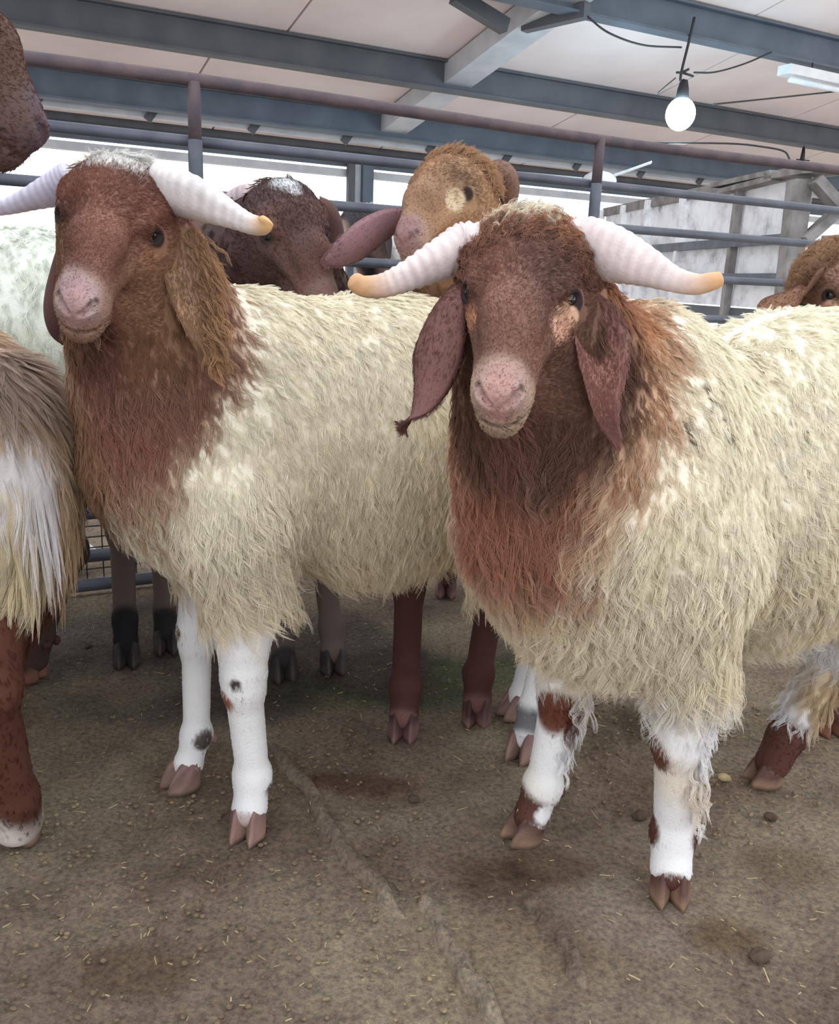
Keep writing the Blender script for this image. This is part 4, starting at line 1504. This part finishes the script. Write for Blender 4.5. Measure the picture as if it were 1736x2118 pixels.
# the near left sheep, seen from its wool-hung hindquarters
N_ = Sheep('sheep', 'beige long-haired sheep with white fat tail and brown legs, hindquarters only, beside the white-crowned ram', (-1.40, 1.505), (-.992, .12), 1.0, h=.010, seed=31)
N_.trunk(.80, .90, .19, .47, .08)
gN = ground(25, 1722)
N_.foreleg(N_.L(0, .11, 0), 1)
N_.foreleg(N_.L(.03, -.11, 0), -1)
N_.hindleg(gN + V(.02, 0, 0), 1, V(-.2, .98, 0), 1.5, -.56, .36)
N_.hindleg(N_.L(-.46, -.12, 0), -1, None, 1.2, -.5)
axN = np.stack([N_.f, N_.l, Z])
N_.F.ell(N_.L(-.735, .04, .66), V(.085, .15, .20), axN, .05)
own_head(N_, .32, 0, .98)
blend_neck(N_, N_.L(.06, 0, .74))
N_.build(coat_of((lin(212, 186, 156), lin(196, 164, 132)), (lin(120, 80, 66), lin(150, 110, 88), lin(110, 80, 64), lin(180, 150, 130), lin(170, 140, 138)), leg=lin(92, 57, 46), legz=.56, seed=41,
                 spots=((lambda: N_.at(22, 985), .095, lin(240, 236, 238)), (W(30, 640, 1.35), .16, lin(194, 172, 158)), (W(30, 1150, 1.25), .10, lin(228, 214, 186)), (gN + Z * .05 + V(-.03, -.02, 0), .075, lin(226, 216, 210)))), hoofcol=lin(120, 96, 84))
side_ears(N_, lin(110, 74, 64), lin(110, 78, 70))
bare = N_.at(20, 1000)
strand = N_.at(104, 1040)
N_.wool('fleece', 5200, lambda P, N: woolly(N_, .50)(P, N) * np.where(np.linalg.norm((P - bare) * V(1, .6, .8), axis=1) < .085, .05, 1), lambda P: .075 + .05 * sstep(.9, .6, P[:, 2]), comb_body(N_, -.12, 1.0, .30, 15), seen=.10,
        kids=14, npt=8, spread=.010, r0=.00042, lift=.22, droop=.7, wave=.07, freq=.9, clump=.85, var=.13)
N_.wool('tail_strand', 70, lambda P, N: np.where(np.linalg.norm((P - strand) * V(1, .5, .7), axis=1) < .045, 1.0, 0.0), lambda P: .17 + 0 * P[:, 0], lambda P, N: np.broadcast_to(DOWN * 1.0, P.shape), seen=1,
        kids=12, npt=9, spread=.008, r0=.0005, lift=.15, droop=1.2, wave=.03, freq=.8, clump=.85)
N_.wool('leg_hair', 3800, leg_where(N_, .60), lambda P: .018 + 0 * P[:, 0], comb_body(N_, .1, 1, .2, 4), seen=.2, kids=5, npt=4, spread=.004, r0=.00035, lift=.35, droop=.3, wave=.06, clump=.5)

# the white sheep behind it
Ws = Sheep('sheep', 'plain white sheep whose back shows between the beige sheep and the white-crowned ram', (-1.42, 1.97), (-.97, .22), 1.12, h=.012, seed=32)
Ws.trunk(.80, .945, .19, .47, .08)
four_legs(Ws, (0, .11), (.03, -.11), (-.40, .11), (-.38, -.11), hu=-.48)
own_head(Ws, .32, 0, .98)
blend_neck(Ws, Ws.L(.06, 0, .74))
Ws.build(coat_of((lin(226, 230, 222), lin(212, 208, 188)), (lin(120, 80, 66), lin(150, 110, 88), lin(110, 80, 64), lin(180, 150, 130), lin(170, 140, 138)), leg=lin(84, 70, 64), seed=51))
side_ears(Ws, lin(110, 74, 64), lin(110, 78, 70))
grow_flock(Ws, 3600, .045, 0, kids=8, r0=.0006, spread=.008)

# the dark brown sheep with the white blaze
D_ = Sheep('sheep', 'dark brown sheep with a white blaze on its crown, looking over the white-crowned ram\'s back', (-.30, 2.24), (.985, -.08), 1.05, h=.0095, seed=33)
D_.trunk(.74, .92, .18, .44, .06)
dg = [ground(590, 1408), ground(692, 1392), ground(262, 1378), ground(345, 1350)]
four_legs(D_, dg[1], dg[0], dg[3], dg[2], V(.3, -.95, 0), hu=-.44)
D_.F.cone(W(440, 530, 2.03), W(555, 490, 1.96), .115, .085, .05)
D_.head(W(606, 478, 1.86), W(668, 598, 1.76), (-.12, 0, 1), 1.10)
blend_neck(D_, D_.L(.02, -.04, .76), r=(.16, .125, .10, .08))
DB = lin(96, 72, 66)
D_.build(coat_of((lin(108, 80, 72), lin(86, 66, 62)), (lin(92, 66, 62), lin(80, 62, 60), lin(82, 62, 58), lin(124, 100, 84), lin(120, 96, 92)), leg=lin(104, 90, 84), seed=61,
                 bib=lin(48, 46, 56), bibpts=([W(520, 520, 1.96), W(500, 600, 1.98), W(480, 720, 2.0)], [.10, .11, .12]),
                 spots=((lambda: D_.H(-.058, .0, .036), .034, lin(222, 226, 230)), (lambda: D_.H(-.030, .002, .050), .020, lin(210, 208, 212)), (dg[2] + Z * .09, .075, lin(34, 32, 36)), (dg[3] + Z * .07, .06, lin(44, 42, 44)), (dg[0] + Z * .05, .05, lin(52, 46, 50)))), hoofcol=lin(70, 62, 60), hooftop=lin(50, 44, 46))
p0 = D_.H(-.03, -.058, .012)
D_.ear([(W(560, 430, 1.90), .018, V(.5, -.7, .4), .4), (W(520, 425, 1.90), .034, V(.4, -.6, .7), .5), (W(500, 460, 1.90), .038, V(.8, -.5, .3), .5), (W(490, 520, 1.91), .030, V(.9, -.4, .1), .5), (W(488, 560, 1.91), .010, V(.9, -.4, .1), .3)], 'dark drooping ear', coatc=lin(84, 66, 66), inner=lin(78, 60, 62), fuzz=900)
D_.ear([(W(655, 420, 1.92), .018, V(.5, .7, .2), .4), (W(680, 450, 1.95), .030, V(.6, .6, 0), .4), (W(690, 500, 1.96), .030, V(.7, .6, 0), .4), (W(694, 550, 1.96), .016, V(.7, .6, 0), .4), (W(694, 575, 1.96), .004, V(.7, .6, 0), .3)], coatc=lin(90, 62, 58), inner=lin(90, 64, 60))
D_.horn([(W(545, 408, 1.92), .022), (W(505, 402, 1.95), .020), (W(470, 415, 1.98), .014), (W(440, 440, 2.0), .008)], lin(186, 170, 176), lin(190, 160, 140), 'greyish horn stump behind the ear', 10, .7, depth=.03)
grow_flock(D_, 2600, .040, 7000, kids=7, r0=.0006)

# the golden brown hornless sheep
C_ = Sheep('sheep', 'golden brown curly-headed hornless sheep with a wide pink ear, peering over the two rams', (.10, 2.13), (-.20, -.98), 1.05, h=.0095, seed=34)
C_.trunk(.72, .92, .18, .44, .05)
cg = [ground(985, 1500), ground(832, 1530)]
four_legs(C_, cg[0], cg[1], (-.56, .11), (-.52, -.11), V(-.05, -1, 0), hu=-.42, thick=1.1)
C_.head(W(916, 408, 1.80), W(842, 474, 1.67), (-.06, 0, 1), .98)
blend_neck(C_, C_.L(.03, 0, .76), r=(.15, .125, .105, .08))
C_.build(coat_of((lin(214, 202, 178), lin(176, 146, 120)), (lin(156, 120, 94), lin(176, 140, 110), lin(164, 128, 98), lin(164, 134, 120), lin(142, 114, 114), .128), leg=lin(78, 46, 42), legz=.46, seed=71,
                 bib=lin(120, 84, 66), bibpts=([W(960, 500, 1.90), W(900, 620, 1.94), W(900, 760, 1.94)], [.11, .14, .15]),
                 spots=((lambda: C_.H(.045, .048, .008), .024, lin(206, 186, 158)), (lambda: C_.H(.105, -.028, .012), .030, lin(134, 114, 116)), (cg[0] + Z * .03, .045, lin(112, 78, 74)), (cg[1] + Z * .03, .045, lin(118, 84, 80)))), hoofcol=lin(124, 92, 88), hooftop=lin(70, 44, 42))
C_.ear([(W(845, 446, 1.84), .018, V(.3, -.4, .85), .4), (W(790, 470, 1.80), .040, V(.35, -.3, .9), .4), (W(745, 498, 1.77), .047, V(.35, -.3, .9), .3), (W(705, 524, 1.75), .034, V(.4, -.3, .85), .3), (W(680, 540, 1.745), .014, V(.4, -.3, .8), .2), (W(674, 544, 1.745), .004, V(.4, -.3, .8), .2)],
       'wide pinkish ear held out sideways', coatc=lin(158, 126, 130), inner=lin(150, 116, 122), fuzz=1500, flip=-1)
C_.ear([(W(1000, 372, 1.86), .018, V(.2, -.3, .9), .4), (W(1030, 362, 1.90), .030, V(.2, .2, .9), .5), (W(1050, 380, 1.94), .030, V(.6, .2, .6), .5), (W(1054, 420, 1.96), .018, V(.8, .3, .2), .4), (W(1052, 440, 1.96), .004, V(.8, .3, .2), .3)],
       coatc=lin(128, 96, 80), inner=lin(120, 90, 78), fuzz=2500)
grow_flock(C_, 3000, .045, 9000, kids=8, r0=.0005, wave=.13)
C_.wool('forelock', 700, lambda P, N: sstep(-.03, -.06, C_.hloc(P)[:, 0]) * np.where(np.linalg.norm(C_.hloc(P) - V(-.06, 0, .02), axis=1) < .10, 1, 0), lambda P: .030 + 0 * P[:, 0], comb_face(C_), seen=.3, kids=9, npt=9, spread=.006, r0=.0005, lift=.9, droop=.1, wave=.2, freq=1.8, clump=.7)

# the curly brown sheep at the right
E_ = Sheep('sheep', 'brown curly-headed sheep cut by the frame, behind the spotted-legged ram\'s back', (1.10, 2.14), (.10, -.99), 1.0, h=.0095, seed=35)
E_.trunk(.72, .90, .18, .44, .05)
eg = ground(1722, 1520)
four_legs(E_, (.20, .11), eg, (-.56, .11), (-.52, -.11), V(0, -1, 0), hu=-.42)
E_.head(W(1764, 602, 1.84), W(1836, 704, 1.72), (-.10, 0, 1), 1.05)
blend_neck(E_, E_.L(.03, 0, .76), r=(.15, .125, .105, .08))
E_.build(coat_of((lin(222, 210, 186), lin(190, 166, 138)), (lin(130, 98, 84), lin(166, 134, 108), lin(128, 94, 80), lin(170, 136, 118), lin(160, 128, 124)), leg=lin(230, 228, 230), seed=81, bib=lin(120, 84, 66),
                 bibpts=([W(1690, 570, 1.92), W(1740, 700, 1.96)], [.12, .13]), spots=((eg + Z * .04, .04, lin(92, 60, 54)), (lambda: E_.H(.03, -.055, -.012), .018, lin(196, 158, 134)))))
E_.ear([(W(1700, 560, 1.86), .022, V(.6, -.5, .5), .4), (W(1660, 580, 1.83), .045, V(.6, -.5, .6), .5), (W(1625, 612, 1.81), .048, V(.7, -.5, .5), .5), (W(1600, 650, 1.80), .036, V(.8, -.5, .3), .4), (W(1590, 690, 1.80), .008, V(.8, -.5, .2), .3)],
       'broad brown ear swept left', coatc=lin(132, 96, 78), inner=lin(120, 88, 72), fuzz=1500, flip=-1)
E_.ear([(W(1830, 540, 1.90), .018, V(.5, .5, .3), .4), (W(1880, 560, 1.92), .03, V(.5, .5, .3), .4), (W(1900, 640, 1.92), .025, V(.7, .5, 0), .4), (W(1905, 690, 1.92), .004, V(.7, .5, 0), .3)], coatc=lin(132, 96, 78))
grow_flock(E_, 2600, .045, 7000, kids=7, r0=.0006, wave=.13)
E_.wool('forelock', 900, lambda P, N: sstep(-.00, -.03, E_.hloc(P)[:, 0]) * np.where(np.linalg.norm(E_.hloc(P) - V(-.05, -.01, .01), axis=1) < .12, 1, 0), lambda P: .030 + 0 * P[:, 0], comb_face(E_), seen=.3, kids=9, npt=9, spread=.006, r0=.0005, lift=.9, droop=.1, wave=.2, freq=1.8, clump=.7)

# the far sheep beyond the fence
F_s = Sheep('sheep', 'small far white-crowned sheep with a dark face, beyond the pen fence', (.02, 3.62), (-.75, -.66), 1.12, h=.012, seed=36)
F_s.trunk(.74, .92, .19, .45, .06)
four_legs(F_s, (0, .11), (.03, -.11), (-.56, .11), (-.52, -.11))
F_s.head(W(738, 470, 3.30), W(704, 500, 3.18), (-.2, 0, 1), 1.0)
blend_neck(F_s, F_s.L(.06, 0, .76), r=(.15, .12, .10, .08))
F_s.build(coat_of((lin(226, 226, 222), lin(206, 200, 190)), (lin(60, 54, 60), lin(226, 226, 226), lin(150, 124, 114), lin(176, 146, 130), lin(160, 130, 124), .09), leg=lin(90, 70, 64), seed=91))
side_ears(F_s, lin(60, 52, 56), lin(70, 60, 62))
grow_flock(F_s, 1500, .045, 1500, kids=5, r0=.0009, legn=0)

# the dark head at the upper left
B_s = Sheep('sheep', 'dark brown sheep reaching its muzzle in from the upper left above the white sheep', (-.95, .86), (.98, .12), 1.0, h=.0095, seed=37)
B_s.trunk(.74, .90, .18, .45, .06)
four_legs(B_s, (0, .11), (.03, -.11), (-.60, .11), (-.56, -.11))
B_s.head(W(-216, -13, 1.03), W(-40, 141, 1.06), (0, 0, 1), 1.02)
blend_neck(B_s, B_s.L(.06, 0, .76), r=(.15, .12, .10, .08))
B_s.build(coat_of((lin(96, 72, 64), lin(78, 58, 52)), (lin(92, 68, 60), lin(92, 68, 62), lin(86, 64, 56), lin(96, 74, 70), lin(92, 76, 82)), leg=lin(70, 50, 44), seed=101))
side_ears(B_s, lin(84, 60, 54), lin(84, 62, 58))
grow_flock(B_s, 1500, .045, 8000, kids=5, r0=.0007, legn=0)
